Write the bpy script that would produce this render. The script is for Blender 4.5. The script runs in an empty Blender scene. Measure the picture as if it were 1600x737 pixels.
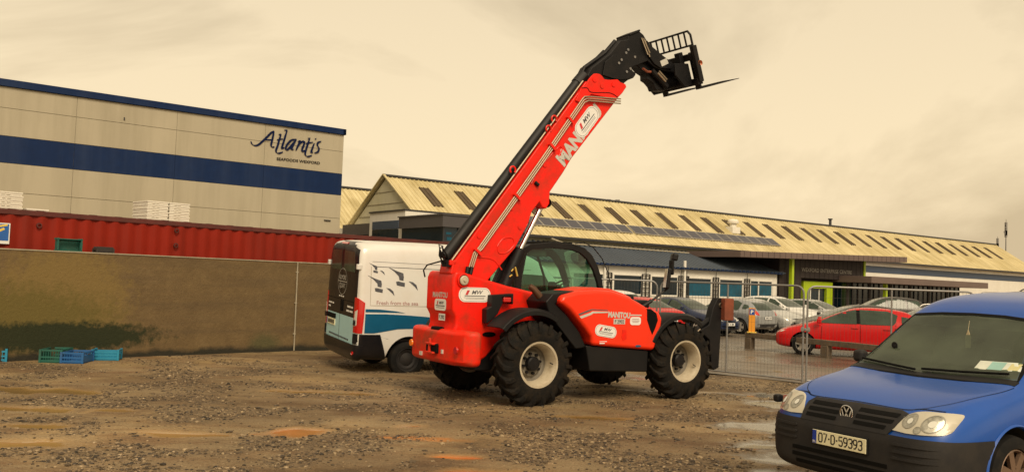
import bpy, bmesh, math, random
import numpy as np
from math import sin, cos, pi, radians, sqrt, atan2
from mathutils import Vector, Matrix, noise
from mathutils.bvhtree import BVHTree
SC = bpy.context.scene
COL = SC.collection
random.seed(7)

# ------------------------------------------------------------------ camera
cd = bpy.data.cameras.new('camera'); cam = bpy.data.objects.new('camera', cd); COL.objects.link(cam)
cd.sensor_width = 36.0; cd.lens = 36.0 * 1371.5 / 1600.0
cd.clip_start = 0.1; cd.clip_end = 3000
PT, RL = 0.050, 0.037
Fv = Vector((0, cos(PT), sin(PT))); R0 = Vector((1, 0, 0)); U0 = Vector((0, -sin(PT), cos(PT)))
cR = cos(RL) * R0 + sin(RL) * U0; cU = -sin(RL) * R0 + cos(RL) * U0
m = Matrix((cR, cU, -Fv)).transposed().to_4x4(); m.translation = Vector((0, 0, 1.802))
cam.matrix_world = m
SC.camera = cam

# ------------------------------------------------------------------ world, sun, exposure
wd = bpy.data.worlds.new('World'); SC.world = wd; wd.use_nodes = True
wn = wd.node_tree; wn.nodes.clear(); WL = wn.links.new
wo = wn.nodes.new('ShaderNodeOutputWorld')
sky = wn.nodes.new('ShaderNodeTexSky'); sky.sky_type = 'NISHITA'; sky.sun_disc = False
SUN_EL, SUN_AZ = radians(44), radians(163)      # azimuth clockwise from +Y
sky.sun_elevation = SUN_EL; sky.sun_rotation = SUN_AZ; sky.air_density = 2.0; sky.dust_density = 6.0
bg1 = wn.nodes.new('ShaderNodeBackground'); bg1.inputs[1].default_value = 0.012
WL(sky.outputs[0], bg1.inputs[0])
tcw = wn.nodes.new('ShaderNodeTexCoord')
mp = wn.nodes.new('ShaderNodeMapping'); mp.inputs['Scale'].default_value = (1.0, 1.0, 2.6)
WL(tcw.outputs['Generated'], mp.inputs[0])
n1 = wn.nodes.new('ShaderNodeTexNoise'); n1.inputs['Scale'].default_value = 1.7; n1.inputs['Detail'].default_value = 7; n1.inputs['Roughness'].default_value = .55
n1.inputs['Distortion'].default_value = .6
WL(mp.outputs[0], n1.inputs['Vector'])
r1 = wn.nodes.new('ShaderNodeValToRGB')
r1.color_ramp.elements[0].position = .40; r1.color_ramp.elements[0].color = (.62, .485, .30, 1)
r1.color_ramp.elements[1].position = .59; r1.color_ramp.elements[1].color = (.95, .765, .495, 1)
WL(n1.outputs['Fac'], r1.inputs[0])
sx = wn.nodes.new('ShaderNodeSeparateXYZ'); WL(tcw.outputs['Generated'], sx.inputs[0])
mr = wn.nodes.new('ShaderNodeMapRange'); mr.inputs[1].default_value = 0.02; mr.inputs[2].default_value = .5
mr.inputs[3].default_value = 1.06; mr.inputs[4].default_value = .80; WL(sx.outputs['Z'], mr.inputs[0])
vm = wn.nodes.new('ShaderNodeVectorMath'); vm.operation = 'SCALE'; WL(r1.outputs[0], vm.inputs[0]); WL(mr.outputs[0], vm.inputs['Scale'])
bg2 = wn.nodes.new('ShaderNodeBackground'); bg2.inputs[1].default_value = 1.0; WL(vm.outputs[0], bg2.inputs[0])
ad = wn.nodes.new('ShaderNodeAddShader'); WL(bg1.outputs[0], ad.inputs[0]); WL(bg2.outputs[0], ad.inputs[1]); WL(ad.outputs[0], wo.inputs[0])
sl = bpy.data.lights.new('sun', 'SUN'); sl.energy = 2.9; sl.angle = radians(28); sl.color = (1, .83, .60)
so = bpy.data.objects.new('sun', sl); COL.objects.link(so)
so.rotation_euler = (pi / 2 - SUN_EL, 0, -SUN_AZ + pi)
SC.view_settings.view_transform = 'Standard'; SC.view_settings.look = 'None'
SC.view_settings.exposure = 0.0; SC.view_settings.gamma = 1.0; SC.view_settings.use_curve_mapping = False
SC.cycles.max_bounces = 6; SC.cycles.transparent_max_bounces = 12

# ------------------------------------------------------------------ materials
def mat(name, col, rough=.5, metal=0, var=.12, nscale=3.0, bump=0, bscale=40, coat=0, dirt=None, dirt_amt=0, dscale=1.2, streak=False, spec=.5, rvar=.08):
    M = bpy.data.materials.new(name); M.use_nodes = True; nt = M.node_tree; L = nt.links.new
    b = nt.nodes['Principled BSDF']; b.inputs['Metallic'].default_value = metal
    b.inputs['Coat Weight'].default_value = coat; b.inputs['Coat Roughness'].default_value = .12
    b.inputs['Specular IOR Level'].default_value = spec
    tc = nt.nodes.new('ShaderNodeTexCoord')
    n = nt.nodes.new('ShaderNodeTexNoise'); n.inputs['Scale'].default_value = nscale; n.inputs['Detail'].default_value = 6; n.inputs['Roughness'].default_value = .6
    L(tc.outputs['Object'], n.inputs['Vector'])
    rp = nt.nodes.new('ShaderNodeValToRGB'); c = col
    rp.color_ramp.elements[0].position = .3; rp.color_ramp.elements[1].position = .7
    rp.color_ramp.elements[0].color = tuple(max(0, x * (1 - var)) for x in c) + (1,)
    rp.color_ramp.elements[1].color = tuple(min(1, x * (1 + var)) for x in c) + (1,)
    L(n.outputs['Fac'], rp.inputs[0]); out = rp.outputs[0]
    if dirt:
        n2 = nt.nodes.new('ShaderNodeTexNoise'); n2.inputs['Scale'].default_value = dscale; n2.inputs['Detail'].default_value = 9; n2.inputs['Roughness'].default_value = .7
        if streak:
            m2 = nt.nodes.new('ShaderNodeMapping'); m2.inputs['Scale'].default_value = (1, 1, .07); L(tc.outputs['Object'], m2.inputs[0]); L(m2.outputs[0], n2.inputs['Vector'])
        else: L(tc.outputs['Object'], n2.inputs['Vector'])
        r2 = nt.nodes.new('ShaderNodeMapRange'); r2.inputs[1].default_value = .45; r2.inputs[2].default_value = .72; r2.inputs[4].default_value = dirt_amt
        L(n2.outputs['Fac'], r2.inputs[0])
        mx = nt.nodes.new('ShaderNodeMix'); mx.data_type = 'RGBA'; L(r2.outputs[0], mx.inputs['Factor']); L(out, mx.inputs['A']); mx.inputs['B'].default_value = tuple(dirt) + (1,)
        out = mx.outputs['Result']
    L(out, b.inputs['Base Color'])
    r3 = nt.nodes.new('ShaderNodeMapRange'); r3.inputs[3].default_value = max(.02, rough - rvar); r3.inputs[4].default_value = min(1, rough + rvar)
    L(n.outputs['Fac'], r3.inputs[0]); L(r3.outputs[0], b.inputs['Roughness'])
    if bump:
        nb = nt.nodes.new('ShaderNodeTexNoise'); nb.inputs['Scale'].default_value = bscale; nb.inputs['Detail'].default_value = 5; L(tc.outputs['Object'], nb.inputs['Vector'])
        bp = nt.nodes.new('ShaderNodeBump'); bp.inputs['Strength'].default_value = bump; bp.inputs['Distance'].default_value = .02
        L(nb.outputs['Fac'], bp.inputs['Height']); L(bp.outputs[0], b.inputs['Normal'])
    return M
def glass(name, tint, refl=.35, rough=.03, alpha=.5, painted_haze=0, haze_col=(.4, .42, .33)):
    M = bpy.data.materials.new(name); M.use_nodes = True; nt = M.node_tree; L = nt.links.new; nt.nodes.clear()
    o = nt.nodes.new('ShaderNodeOutputMaterial'); tr = nt.nodes.new('ShaderNodeBsdfTransparent'); tr.inputs[0].default_value = tuple(tint) + (1,)
    gl = nt.nodes.new('ShaderNodeBsdfGlossy'); gl.inputs['Roughness'].default_value = rough; gl.inputs[0].default_value = (.9, .95, .9, 1)
    fr = nt.nodes.new('ShaderNodeFresnel'); fr.inputs[0].default_value = 1.5
    mr_ = nt.nodes.new('ShaderNodeMath'); mr_.operation = 'MULTIPLY_ADD'; mr_.inputs[1].default_value = .6; mr_.inputs[2].default_value = refl; mr_.use_clamp = True
    L(fr.outputs[0], mr_.inputs[0]); mx = nt.nodes.new('ShaderNodeMixShader'); L(mr_.outputs[0], mx.inputs[0]); L(tr.outputs[0], mx.inputs[1]); L(gl.outputs[0], mx.inputs[2])
    last = mx.outputs[0]
    if painted_haze:
        df = nt.nodes.new('ShaderNodeBsdfDiffuse'); df.inputs[0].default_value = tuple(haze_col) + (1,)  # mottled diffuse colour paints hazy reflections into the glass
        tc = nt.nodes.new('ShaderNodeTexCoord'); n = nt.nodes.new('ShaderNodeTexNoise'); n.inputs['Scale'].default_value = 1.5; n.inputs['Detail'].default_value = 4; n.inputs['Roughness'].default_value = .5
        L(tc.outputs['Object'], n.inputs['Vector']); r = nt.nodes.new('ShaderNodeMapRange'); r.inputs[1].default_value = .38; r.inputs[2].default_value = .68; r.inputs[3].default_value = painted_haze * .25; r.inputs[4].default_value = painted_haze
        L(n.outputs['Fac'], r.inputs[0]); m2 = nt.nodes.new('ShaderNodeMixShader'); L(r.outputs[0], m2.inputs[0]); L(last, m2.inputs[1]); L(df.outputs[0], m2.inputs[2]); last = m2.outputs[0]
    L(last, o.inputs[0]); return M
MA = {}
def DM(k, *a, **kw): MA[k] = mat(k, *a, **kw)
DM('red_paint', (.86, .012, .003), .42, coat=.08, var=.07, spec=.3, dirt=(.24, .04, .015), dirt_amt=.6, dscale=3.5)
DM('orange_red_paint', (.90, .034, .006), .38, coat=.15, spec=.35, var=.04, dirt=(.5, .05, .015), dirt_amt=.25, dscale=2)
DM('counterweight_paint', (.82, .02, .004), .48, coat=.0, spec=.3, var=.08, dirt=(.16, .07, .035), dirt_amt=.8, dscale=3.2)
DM('black_steel', (.006, .006, .0075), .5, spec=.25, var=.3, dirt=(.03, .022, .015), dirt_amt=.3, dscale=3, bump=.1)
DM('black_plastic', (.007, .007, .008), .5, spec=.28, var=.2, dirt=(.03, .024, .018), dirt_amt=.25)
DM('tyre_rubber', (.008, .0075, .007), .85, spec=.2, var=.3, dirt=(.045, .030, .016), dirt_amt=.55, dscale=5, bump=.35, bscale=30)
DM('car_tyre', (.008, .008, .008), .8, spec=.2, var=.3, dirt=(.06, .045, .03), dirt_amt=.4, dscale=4)
DM('rim_grey', (.20, .18, .145), .55, var=.1, dirt=(.08, .06, .04), dirt_amt=.6, dscale=5)
DM('rim_cream', (.50, .44, .33), .5, var=.08, dirt=(.25, .18, .10), dirt_amt=.6, dscale=5)
DM('chrome', (.75, .75, .75), .16, metal=1, var=.05); DM('reflector', (.45, .44, .38), .35, metal=.8, var=.3, nscale=30); DM('headlamp', (.50, .47, .38), .3, coat=.4, var=.06)
DM('steel_pipe', (.40, .33, .24), .45, metal=.6, var=.1)
DM('galvanised', (.25, .25, .25), .5, metal=.4, var=.18, nscale=12, dirt=(.22, .15, .09), dirt_amt=.4, dscale=6)
DM('brass_fitting', (.7, .5, .12), .35, metal=.7)
DM('sign_grey', (.27, .25, .22), .5)
DM('sticker_white', (.80, .80, .78), .4, var=.03)
DM('lens_ring', (.28, .27, .23), .4)
DM('sticker_grey', (.10, .10, .11), .5); DM('sticker_red', (.6, .04, .05), .5); DM('sticker_silver', (.55, .54, .5), .45, var=.06)
DM('rust_brown', (.22, .055, .025), .75, var=.25, dirt=(.10, .03, .015), dirt_amt=.7, dscale=5, bump=.3)
DM('exhaust_brown', (.10, .045, .022), .5, metal=.4, dirt=(.03, .02, .015), dirt_amt=.6)
DM('lamp_red', (.55, .01, .008), .15, coat=1, var=.05); DM('lamp_amber', (.85, .22, .02), .2, coat=.8); DM('lamp_clear', (.62, .62, .56), .12, coat=1, var=.1)
DM('white_paint', (.74, .74, .72), .32, coat=.5, var=.03, dirt=(.45, .38, .27), dirt_amt=.3, dscale=1.5)
DM('van_black', (.006, .0065, .010), .3, coat=.25, spec=.3, var=.1, dirt=(.03, .024, .02), dirt_amt=.3, dscale=2)
DM('decal_black', (.02, .02, .025), .4); DM('decal_grey', (.08, .085, .10), .45, var=.25, nscale=14); DM('decal_rose', (.42, .25, .24), .5)
DM('decal_blue', (.006, .095, .20), .3, coat=.3, var=.08); DM('decal_pale_blue', (.42, .70, .76), .35, coat=.3, var=.04)
DM('mesh_wire', (.07, .07, .07), .6, metal=.3)
DM('caddy_blue', (.003, .070, .36), .34, coat=.35, spec=.4, var=.05, nscale=1.5, dirt=(.01, .045, .26), dirt_amt=.3, dscale=2)
DM('grey_plastic', (.022, .021, .022), .65, spec=.25, var=.12, dirt=(.05, .042, .032), dirt_amt=.45, dscale=3, bump=.06, bscale=150)
DM('slot_black', (.003, .003, .003), .7, spec=.15)
DM('interior_dark', (.04, .042, .036), .8, var=.2); DM('seat_fabric', (.09, .085, .075), .9)
DM('alloy', (.60, .57, .52), .4, metal=.4, dirt=(.15, .11, .07), dirt_amt=.4)
DM('hub_brown', (.20, .13, .09), .5, metal=.5, dirt=(.1, .07, .05), dirt_amt=.6, dscale=8)
DM('car_glass', (.035, .055, .04), .10, var=.5, nscale=1.3, coat=.1, spec=.4)
DM('plate_yellow', (.80, .76, .52), .4, var=.03); DM('plate_blue', (.01, .04, .35), .4)
DM('car_red', (.52, .006, .008), .32, coat=.3, spec=.3, var=.05); DM('car_navy', (.008, .018, .06), .3, coat=.35)
DM('car_silver', (.36, .38, .40), .28, metal=.5, coat=.7, var=.05); DM('car_pale_silver', (.52, .53, .52), .28, metal=.4, coat=.7)
DM('car_white', (.72, .72, .70), .3, coat=.6); DM('car_black', (.008, .008, .009), .3, coat=.3); DM('car_brownblack', (.022, .017, .015), .35, coat=.3)
DM('navy_cladding', (.003, .018, .075), .55, spec=.2, var=.12, dirt=(.03, .05, .11), dirt_amt=.5, dscale=.6, streak=True)
DM('beige_cladding', (.41, .37, .275), .6, var=.05, nscale=.4, dirt=(.27, .24, .165), dirt_amt=.55, dscale=.9, streak=True, bump=.05)
DM('logo_navy', (.004, .010, .05), .7, spec=.1); DM('logo_dark', (.012, .01, .012), .7, spec=.1)
DM('wall_white', (.74, .72, .66), .7, var=.04, dirt=(.5, .45, .33), dirt_amt=.3, dscale=.5, streak=True)
DM('hall_cream', (.55, .52, .38), .65, var=.06, dirt=(.4, .38, .2), dirt_amt=.5, dscale=.4)
DM('charcoal_cladding', (.035, .028, .028), .6, spec=.2, var=.15, dirt=(.09, .07, .06), dirt_amt=.3, dscale=.5)
DM('brown_fascia', (.14, .10, .09), .5, var=.1, nscale=.8)
DM('grey_fascia', (.075, .070, .075), .5, var=.1, nscale=.6); DM('slate_blue', (.045, .07, .12), .5, var=.12, nscale=.5)
DM('lime', (.38, .52, .01), .45, var=.05)
DM('window_dark', (.004, .014, .024), .15, var=.5, nscale=.7, spec=.45); DM('window_teal', (.003, .075, .13), .35, var=.35, nscale=1.5, spec=.35)
DM('lattice_black', (.02, .018, .016), .6)
DM('solar_cell', (.035, .035, .055), .3, var=.15, coat=.3); DM('solar_frame', (.34, .32, .28), .5, metal=.2)
DM('skylight_brown', (.095, .068, .040), .5, spec=.25, var=.2, nscale=3)
DM('dark_trim', (.03, .03, .035), .5)
DM('crate_blue', (.01, .11, .33), .6, var=.2, dirt=(.06, .06, .05), dirt_amt=.5, dscale=6); DM('crate_green', (.01, .11, .085), .6, var=.2, dirt=(.05, .05, .03), dirt_amt=.5, dscale=6); DM('crate_sky', (.015, .22, .37), .5, var=.12); DM('crate_dark', (.03, .026, .024), .7)
DM('fishbox_white', (.78, .75, .66), .55, var=.05, dirt=(.5, .42, .28), dirt_amt=.3)
DM('container_red', (.25, .015, .005), .55, spec=.2, var=.12, nscale=1.2, dirt=(.16, .018, .010), dirt_amt=.7, dscale=1.4, streak=True, bump=.06)
DM('container_rail', (.10, .018, .014), .6, var=.3, dirt=(.05, .02, .015), dirt_amt=.7)
DM('poster_blue', (.02, .12, .42), .5, var=.15); DM('poster_yellow', (.75, .55, .10), .5)
DM('timber_grey', (.13, .095, .062), .75, var=.3, nscale=8, dirt=(.05, .04, .03), dirt_amt=.5)
DM('post_orange', (.72, .30, .02), .5); DM('sign_blue', (.01, .06, .3), .5)
DM('coping', (.34, .30, .22), .8, var=.25, nscale=4)
DM('card_paper', (.62, .66, .58), .6, var=.12, nscale=9); DM('card_teal', (.30, .52, .48), .6); DM('card_yellow', (.62, .58, .30), .6); DM('scent_tree', (.5, .42, .26), .6)
MA['cab_glass'] = glass('cab_glass', (.50, .80, .64), refl=.0)
MA['windscreen_glass'] = glass('windscreen_glass', (.42, .50, .42), refl=.04, rough=.04, painted_haze=.30, haze_col=(.24, .29, .20))
MA['mirror_glass'] = MA['chrome']

# corrugated roof: colour stripes come from real ribs; moss tint by noise
def mossy(name, c1, c2):
    M = mat(name, c1, .55, var=.08, nscale=.5, dirt=c2, dirt_amt=.85, dscale=.35)
    nt = M.node_tree; L = nt.links.new; b = nt.nodes['Principled BSDF']; src = b.inputs['Base Color'].links[0].from_socket
    tc = nt.nodes.new('ShaderNodeTexCoord'); mp_ = nt.nodes.new('ShaderNodeMapping'); mp_.inputs['Scale'].default_value = (1.6, .12, .12); L(tc.outputs['Object'], mp_.inputs[0])
    n = nt.nodes.new('ShaderNodeTexNoise'); n.inputs['Scale'].default_value = 2.0; n.inputs['Detail'].default_value = 7; L(mp_.outputs[0], n.inputs['Vector'])
    r = nt.nodes.new('ShaderNodeValToRGB'); r.color_ramp.elements[0].position = .35; r.color_ramp.elements[0].color = (.80, .77, .68, 1); r.color_ramp.elements[1].position = .6; r.color_ramp.elements[1].color = (1.05, 1.05, 1.05, 1); L(n.outputs['Fac'], r.inputs[0])
    mx = nt.nodes.new('ShaderNodeMix'); mx.data_type = 'RGBA'; mx.blend_type = 'MULTIPLY'; mx.inputs['Factor'].default_value = 1; L(src, mx.inputs['A']); L(r.outputs[0], mx.inputs['B']); L(mx.outputs['Result'], b.inputs['Base Color'])
    return M
MA['yellow_roof'] = mossy('yellow_roof', (.62, .54, .32), (.45, .37, .17))
MA['blue_roof'] = mat('blue_roof', (.075, .095, .125), .45, var=.12, nscale=.4)

# ------------------------------------------------------------------ mesh helpers
class MB:
    def __init__(s): s.v = []; s.f = []; s.m = []
    def add(s, v, f, mi=0):
        o = len(s.v); s.v += [tuple(p) for p in v]; s.f += [tuple(o + i for i in q) for q in f]; s.m += [mi] * len(f); return s
    def box(s, x0, x1, y0, y1, z0, z1, mi=0, M=None):
        v = [Vector(p) for p in ((x0, y0, z0), (x1, y0, z0), (x1, y1, z0), (x0, y1, z0), (x0, y0, z1), (x1, y0, z1), (x1, y1, z1), (x0, y1, z1))]
        if M is not None: v = [M @ p for p in v]
        return s.add(v, [(0, 3, 2, 1), (4, 5, 6, 7), (0, 1, 5, 4), (1, 2, 6, 5), (2, 3, 7, 6), (3, 0, 4, 7)], mi)
    def prism(s, poly, a, b, ax='Y', mi=0):
        n = len(poly)
        def P(p, t):
            return (p[0], t, p[1]) if ax == 'Y' else ((t, p[0], p[1]) if ax == 'X' else (p[0], p[1], t))
        v = [P(p, a) for p in poly] + [P(p, b) for p in poly]
        f = [tuple(range(n))[::-1], tuple(range(n, 2 * n))] + [(i, (i + 1) % n, n + (i + 1) % n, n + i) for i in range(n)]
        return s.add(v, f, mi)
    def tube(s, pts, r, n=10, mi=0, cap=True):
        pts = [Vector(p) for p in pts]; rs = r if isinstance(r, (list, tuple)) else [r] * len(pts); o = []
        up = None
        for i, p in enumerate(pts):
            if i == 0: t = pts[1] - p
            elif i == len(pts) - 1: t = p - pts[i - 1]
            else: t = (pts[i + 1] - p).normalized() + (p - pts[i - 1]).normalized()
            t.normalize()
            if up is None:
                up = Vector((0, 0, 1)) if abs(t.z) < .9 else Vector((1, 0, 0))
            u = t.cross(up).normalized(); w = u.cross(t).normalized(); up = w
            o += [p + rs[i] * (cos(2 * pi * k / n) * u + sin(2 * pi * k / n) * w) for k in range(n)]
        f = [(i * n + k, i * n + (k + 1) % n, (i + 1) * n + (k + 1) % n, (i + 1) * n + k) for i in range(len(pts) - 1) for k in range(n)]
        if cap: f += [tuple(range(n))[::-1], tuple(range((len(pts) - 1) * n, len(pts) * n))]
        return s.add(o, f, mi)
    def lathe(s, prof, c=(0, 0, 0), ax='Y', n=32, mi=0, a0=0, a1=2 * pi, closed=False):
        # prof: (axial, radius)
        full = abs(a1 - a0 - 2 * pi) < 1e-6; N = n if full else n + 1; v = []
        for a, r in prof:
            for k in range(N):
                t = a0 + (a1 - a0) * k / n; cc, ss = r * cos(t), r * sin(t)
                v.append((c[0] + cc, c[1] + a, c[2] + ss) if ax == 'Y' else ((c[0] + a, c[1] + cc, c[2] + ss) if ax == 'X' else (c[0] + cc, c[1] + ss, c[2] + a)))
        f = []; P = len(prof)
        for i in range(P if closed else P - 1):
            j = (i + 1) % P
            for k in range(n): f.append((i * N + k, i * N + (k + 1) % N, j * N + (k + 1) % N, j * N + k))
        if not full and closed: f += [tuple(i * N for i in range(P)), tuple(i * N + N - 1 for i in range(P))[::-1]]
        return s.add(v, f, mi)
    def mesh(s, name, mats, smooth=30, recalc=True):
        me = bpy.data.meshes.new(name); me.from_pydata(s.v, [], s.f)
        for mm in (mats if isinstance(mats, (list, tuple)) else [mats]): me.materials.append(mm if not isinstance(mm, str) else MA[mm])
        if any(s.m): me.polygons.foreach_set('material_index', s.m)
        if recalc:
            bm = bmesh.new(); bm.from_mesh(me); bmesh.ops.recalc_face_normals(bm, faces=bm.faces); bm.to_mesh(me); bm.free()
        shade(me, smooth); return me
def shade(me, deg=30):
    me.polygons.foreach_set('use_smooth', [True] * len(me.polygons)); me.set_sharp_from_angle(angle=radians(deg)); me.update()
def link(name, me, parent=None, loc=None, rot=None):
    o = bpy.data.objects.new(name, me); COL.objects.link(o); o.parent = parent
    if loc is not None: o.location = loc
    if rot is not None: o.rotation_euler = rot
    return o
def obj(name, mb, mats, parent=None, bevel=0, seg=2, smooth=30, loc=None, rot=None):
    o = link(name, mb.mesh(name, mats, smooth), parent, loc, rot)
    if bevel:
        b = o.modifiers.new('bevel', 'BEVEL'); b.width = bevel; b.segments = seg; b.limit_method = 'ANGLE'; b.angle_limit = radians(35); b.harden_normals = True
    return o
def thing(name, label, cat, loc=(0, 0, 0), rotz=0, group=None, rx=0, ry=0):
    o = bpy.data.objects.new(name, None); COL.objects.link(o); o.location = loc; o.rotation_euler = (rx, ry, radians(rotz)); o.empty_display_size = .2
    return tag(o, label, cat, group)
def tag(o, label=None, cat=None, group=None, kind=None):
    if label: o['label'] = label
    if cat: o['category'] = cat
    if group: o['group'] = group
    if kind: o['kind'] = kind
    return o
def dup(root, loc, rotz=None, label=None, group=None):
    r = root.copy(); COL.objects.link(r); r.location = loc
    if rotz is not None: r.rotation_euler = (root.rotation_euler[0], root.rotation_euler[1], radians(rotz))
    if label: r['label'] = label
    if group: r['group'] = group
    for ch in list(root.children):
        c = ch.copy(); COL.objects.link(c); c.parent = r
        for g in list(ch.children):
            d = g.copy(); COL.objects.link(d); d.parent = c
    return r
def polygrid(poly, step):
    bm = bmesh.new(); vs = [bm.verts.new((p[0], p[1], 0)) for p in poly]; bm.faces.new(vs); bmesh.ops.triangulate(bm, faces=bm.faces[:])
    for ax in (0, 1):
        lo = min(p[ax] for p in poly); hi = max(p[ax] for p in poly); t = lo + step
        while t < hi - 1e-4:
            co = [0, 0, 0]; no = [0, 0, 0]; co[ax] = t; no[ax] = 1
            bmesh.ops.bisect_plane(bm, geom=bm.verts[:] + bm.edges[:] + bm.faces[:], plane_co=co, plane_no=no); t += step
    return bm
def project(name, poly, bvh, ax, side, m_, parent, off=.006, step=.09, lo=None, skirt=True, far=9.0):
    """lay a panel cut from a flat outline onto a curved body; ax 'Y' poly=(x,z), 'X' poly=(y,z), 'Z' poly=(x,y)"""
    bm = polygrid(poly, step) if not isinstance(poly, tuple) else None
    if bm is None:
        bm = bmesh.new(); vv = [bm.verts.new((p[0], p[1], 0)) for p in poly[0]]
        for f in poly[1]:
            try: bm.faces.new([vv[i] for i in f])
            except ValueError: pass
        skirt = False
    d = {'Y': Vector((0, -side, 0)), 'X': Vector((-side, 0, 0)), 'Z': Vector((0, 0, -1))}[ax]
    for v in bm.verts:
        u, w = v.co.x, v.co.y
        p = {'Y': Vector((u, 0, w)), 'X': Vector((0, u, w)), 'Z': Vector((u, w, 0))}[ax]
        h = bvh.ray_cast(p - d * far, d)
        if h[0] is None:
            h = bvh.find_nearest(p - d * 1.2)
        v.co = h[0] - d * off
    if skirt:
        be = [e for e in bm.edges if e.is_boundary]; r = bmesh.ops.extrude_edge_only(bm, edges=be)
        for v in [g for g in r['geom'] if isinstance(g, bmesh.types.BMVert)]: v.co += d * (off + .01)
    me = bpy.data.meshes.new(name); bmesh.ops.recalc_face_normals(bm, faces=bm.faces)
    bm.faces.ensure_lookup_table()
    s_ = sum((f.normal.dot(d) * f.calc_area() for f in bm.faces))
    if s_ > 0: bmesh.ops.reverse_faces(bm, faces=bm.faces[:])
    bm.to_mesh(me); bm.free(); me.materials.append(MA[m_] if isinstance(m_, str) else m_); shade(me, 50)
    return link(name, me, parent)
def ribbon(pts, w):
    """flat closed outline round an open polyline"""
    P = [Vector((p[0], p[1])) for p in pts]; L_, R_ = [], []
    for i, p in enumerate(P):
        t = (P[min(i + 1, len(P) - 1)] - P[max(i - 1, 0)]).normalized(); n = Vector((-t.y, t.x)) * w / 2
        L_.append(p + n); R_.append(p - n)
    n = len(P); v = [tuple(p) for p in L_] + [tuple(p) for p in R_]
    return (v, [(i, i + 1, n + i + 1, n + i) for i in range(n - 1)])
def dense(pts, d=.08):
    o = [pts[0]]
    for a, b in zip(pts[:-1], pts[1:]):
        n = max(1, int(sqrt((a[0] - b[0]) ** 2 + (a[1] - b[1]) ** 2) / d))
        o += [(a[0] + (b[0] - a[0]) * k / n, a[1] + (b[1] - a[1]) * k / n) for k in range(1, n + 1)]
    return o
def merge2(lst):
    v, f = [], []
    for a, b in lst:
        o = len(v); v += list(a); f += [tuple(o + i for i in q) for q in b]
    return v, f
def rrect(cx, cz, w, h, r, n=6, rot=0):
    o = []
    for (sx_, sz_, a) in ((1, 1, 0), (-1, 1, 90), (-1, -1, 180), (1, -1, 270)):
        for k in range(n + 1):
            t = radians(a + 90 * k / n); o.append((sx_ * (w / 2 - r) + r * cos(t), sz_ * (h / 2 - r) + r * sin(t)))
    c, s = cos(rot), sin(rot); return [(cx + x * c - z * s, cz + x * s + z * c) for x, z in o]
def ellipse(cx, cz, a, b, n=28): return [(cx + a * cos(2 * pi * k / n), cz + b * sin(2 * pi * k / n)) for k in range(n)]
_tc = {}
def text2d(s, h, cx=0, cz=0, rot=0, w=None, bold=0, shear=0, mirror=False, sub=None):
    """2D verts/faces of a word: cap height h, centred on (cx,cz), optional overall width w"""
    k = (s, bold, shear)
    if k not in _tc:
        cu = bpy.data.curves.new('t', 'FONT'); cu.body = s; cu.offset = bold; cu.shear = shear; cu.resolution_u = 3
        o = bpy.data.objects.new('t', cu); COL.objects.link(o); dg = bpy.context.evaluated_depsgraph_get()
        me = bpy.data.meshes.new_from_object(o.evaluated_get(dg)); _tc[k] = ([(v.co.x, v.co.y) for v in me.vertices], [tuple(p.vertices) for p in me.polygons])
        bpy.data.objects.remove(o); bpy.data.curves.remove(cu); bpy.data.meshes.remove(me)
    v, f = _tc[k]
    x0 = min(p[0] for p in v); x1 = max(p[0] for p in v); y0 = min(p[1] for p in v); y1 = max(p[1] for p in v)
    sz = h / (y1 - y0); sxx = sz if w is None else w / (x1 - x0)
    o = [((p[0] - (x0 + x1) / 2) * sxx * (-1 if mirror else 1), (p[1] - (y0 + y1) / 2) * sz) for p in v]
    c, s_ = cos(rot), sin(rot)
    return [(cx + x * c - z * s_, cz + x * s_ + z * c) for x, z in o], f
def flat(name, vf, fn, m_, parent):
    """place 2D verts/faces with fn(u,v)->xyz"""
    if isinstance(vf, list): vf = (vf, [tuple(range(len(vf)))])
    me = bpy.data.meshes.new(name); me.from_pydata([fn(*p) for p in vf[0]], [], [tuple(q) for q in vf[1]]); me.materials.append(MA[m_] if isinstance(m_, str) else m_)
    return link(name, me, parent)
def rect(x0, x1, z0, z1): return [(x0, z0), (x1, z0), (x1, z1), (x0, z1)]
def bars(rows):   # short rules standing for small print: (x0,x1,z,h)
    return merge2([(rect(a, b, z - h / 2, z + h / 2), [(0, 1, 2, 3)]) for a, b, z, h in rows])

# ------------------------------------------------------------------ ground height
def ss(t): t = max(0., min(1., t)); return t * t * (3 - 2 * t)
def gh(x, y):
    z = -.10 * ss((y - 14) / 4) * ss((x + .5) / 2.5)
    z += .12 * math.exp(-((x - 4.2) ** 2 / 6 + (y - 8.3) ** 2 / 3.5))
    z += -.06 * math.exp(-((x + 1.2) ** 2 / 3 + (y - 17.2) ** 2 / 3)) * 0
    return z
# ------------------------------------------------------------------ ground: gravel yard with muddy puddles
PUD = [(-2.42, 10.0, .40, .34), (-6.9, 12.5, 1.5, .32), (-6.0, 10.95, .8, .26), (-4.9, 11.1, .45, .13), (-4.75, 8.85, .75, .22), (-5.2, 9.8, .5, .2), (-3.6, 9.65, .55, .16), (-2.75, 13.4, .9, .22),
       (-.5, 8.95, .35, .14), (-1.1, 10.7, .22, .16), (-.2, 8.2, .6, .2), (3.45, 15.4, 1.4, .25), (1.2, 11.9, .55, .14)]
WET = [(2.86, 10.1, .34, .40), (3.1, 9.25, .55, .45), (4.75, 15.4, 1.0, .5), (3.4, 11.6, .7, .7), (2.6, 8.3, .4, .3), (4.2, 13.9, .5, .7), (2.2, 18.3, 1.4, .5), (5.2, 12.5, .5, .5)]
ORG = [(-2.42, 10.0, .36, .28), (-.5, 8.95, .25, .10), (-.2, 8.2, .5, .14), (-.9, 9.9, .5, .15)]
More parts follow.
